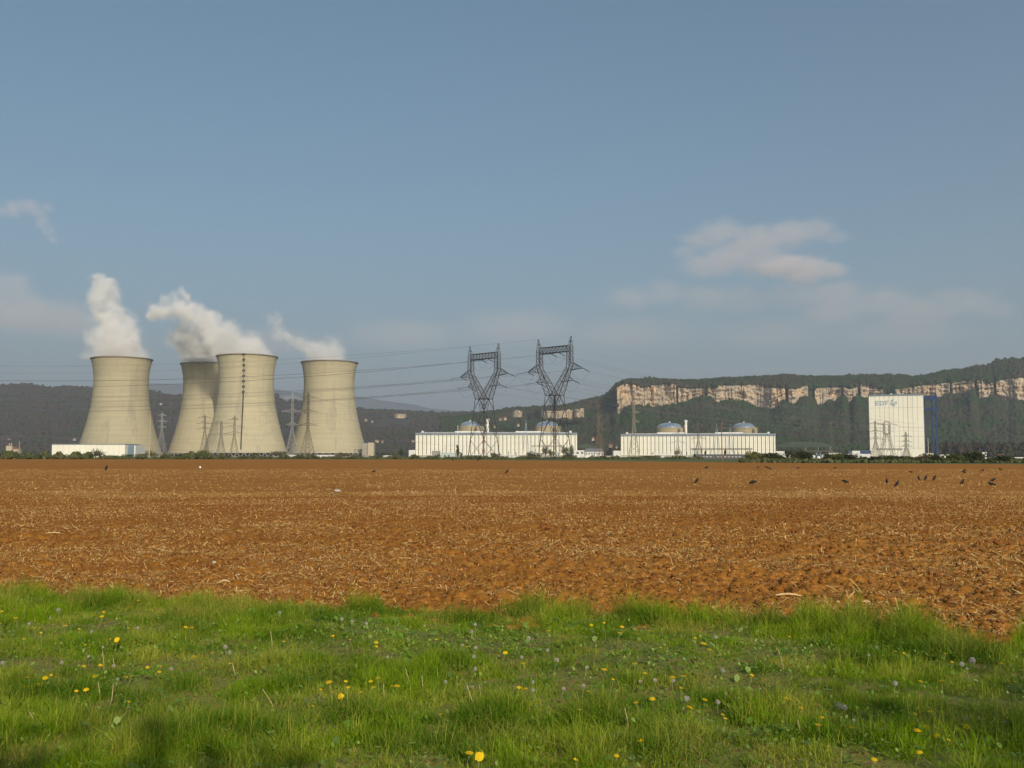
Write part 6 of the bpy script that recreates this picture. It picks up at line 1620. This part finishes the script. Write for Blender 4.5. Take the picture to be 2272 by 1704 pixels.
# ================================================================== CLOUDS (beyond the haze)
CL = dict(colr=(.99, .91, .88), aniso=-0.3)
volume_thing("cloud", [(1520, 560, 40), (1560, 530, 62), (1600, 512, 70), (1680, 535, 90), (1750, 520, 80), (1812, 508, 62), (1855, 528, 44), (1620, 570, 90), (1700, 585, 90), (1570, 590, 80)],
             30000, .00052, "long pale pinkish cloud, the highest one at right", "cloud", dict(CL, asp=2.0, n1=.0012, a1=900., n2=.0022, thr=.8, step=.5, soft=.7), "clouds low in the sky")
volume_thing("cloud", [(1720, 596, 44), (1760, 586, 52), (1800, 592, 56), (1845, 600, 46), (1780, 606, 60)],
             29500, .0011, "small brighter puffy cloud hanging under the long pale one", "cloud", dict(CL, asp=1.8, n1=.0018, a1=700., n2=.003, thr=.7, step=.5, soft=.6), "clouds low in the sky")
volume_thing("cloud", [(1400, 662, 80), (1480, 650, 80), (1560, 660, 90), (1650, 665, 90), (1760, 655, 90), (1850, 655, 100), (1850, 690, 100), (1960, 670, 100), (2020, 690, 100), (2110, 655, 62), (2160, 672, 84), (2215, 690, 60), (2080, 690, 80)],
             31000, .00032, "faint low band of pinkish cloud stretching to the right edge", "cloud", dict(CL, asp=2.2, n1=.0011, a1=900., n2=.002, thr=.8, step=.5, soft=.75), "clouds low in the sky")
volume_thing("cloud", [(-40, 655, 95), (0, 632, 60), (25, 622, 50), (45, 650, 55), (60, 700, 100), (150, 712, 90), (230, 715, 60), (-20, 700, 90)],
             30500, .00045, "faint pinkish cloud at the left edge beside the tallest steam plume", "cloud", dict(CL, asp=1.5, n1=.0011, a1=800., n2=.002, thr=.7, step=.5, soft=.8), "clouds low in the sky")
volume_thing("cloud", [(5, 470, 26), (30, 462, 34), (60, 458, 34), (85, 468, 28), (95, 492, 24), (108, 512, 22), (118, 530, 18), (105, 460, 20)],
             29000, .0008, "small curling wisp of leftover steam high at the left edge", "cloud", dict(CL, asp=1.2, n1=.0024, a1=500., n2=.004, thr=.9, step=.5, soft=.8), "clouds low in the sky")  # remnant of plant steam, built like a far cloud and set beyond the haze
volume_thing("cloud", [(900, 745, 200), (1150, 730, 220), (1400, 745, 220), (1700, 745, 200), (600, 760, 180), (2000, 740, 200)],
             33000, .00014, "very faint veil of cloud over the hills behind the big pylons", "cloud", dict(CL, asp=4.0, n1=.0008, a1=900., n2=.001, thr=.8, step=.6, soft=.9), "clouds low in the sky")

# roadside trees behind the viewpoint; the low sun throws their shade on the front corners of the grass
for i, (x_, y_, h_, w_, lb) in enumerate([(2.2, -8.3, 7.0, 3.4, "roadside tree behind the viewpoint shading the left front corner of the grass"), (7.6, -7.9, 7.2, 3.8, "roadside tree behind the viewpoint shading the right front corner of the grass"), (5.0, -9.8, 6.8, 3.2, "smaller roadside tree between the other two behind the viewpoint")]):
    root = empty("tree", (x_, y_, 0)); tag(root, lb, "tree", "roadside trees behind the viewpoint")
    me = crown_mesh("crown", w_, w_, h_ * .35, h_, 2600, .13, 990 + i, 12, bushm)
    o = bpy.data.objects.new("crown", me); col.objects.link(o); o.parent = root
    m = MB().bar((0, 0, -.2), (0, 0, h_ * .6), .14, .08, 8)
    for a in range(7): m.bar((0, 0, h_ * (.3 + .04 * a)), (cos(a * 2.4) * w_ * .35, sin(a * 2.4) * w_ * .35, h_ * (.55 + .05 * a)), .05, .02, 5)
    m.build("trunk", barkm, root)
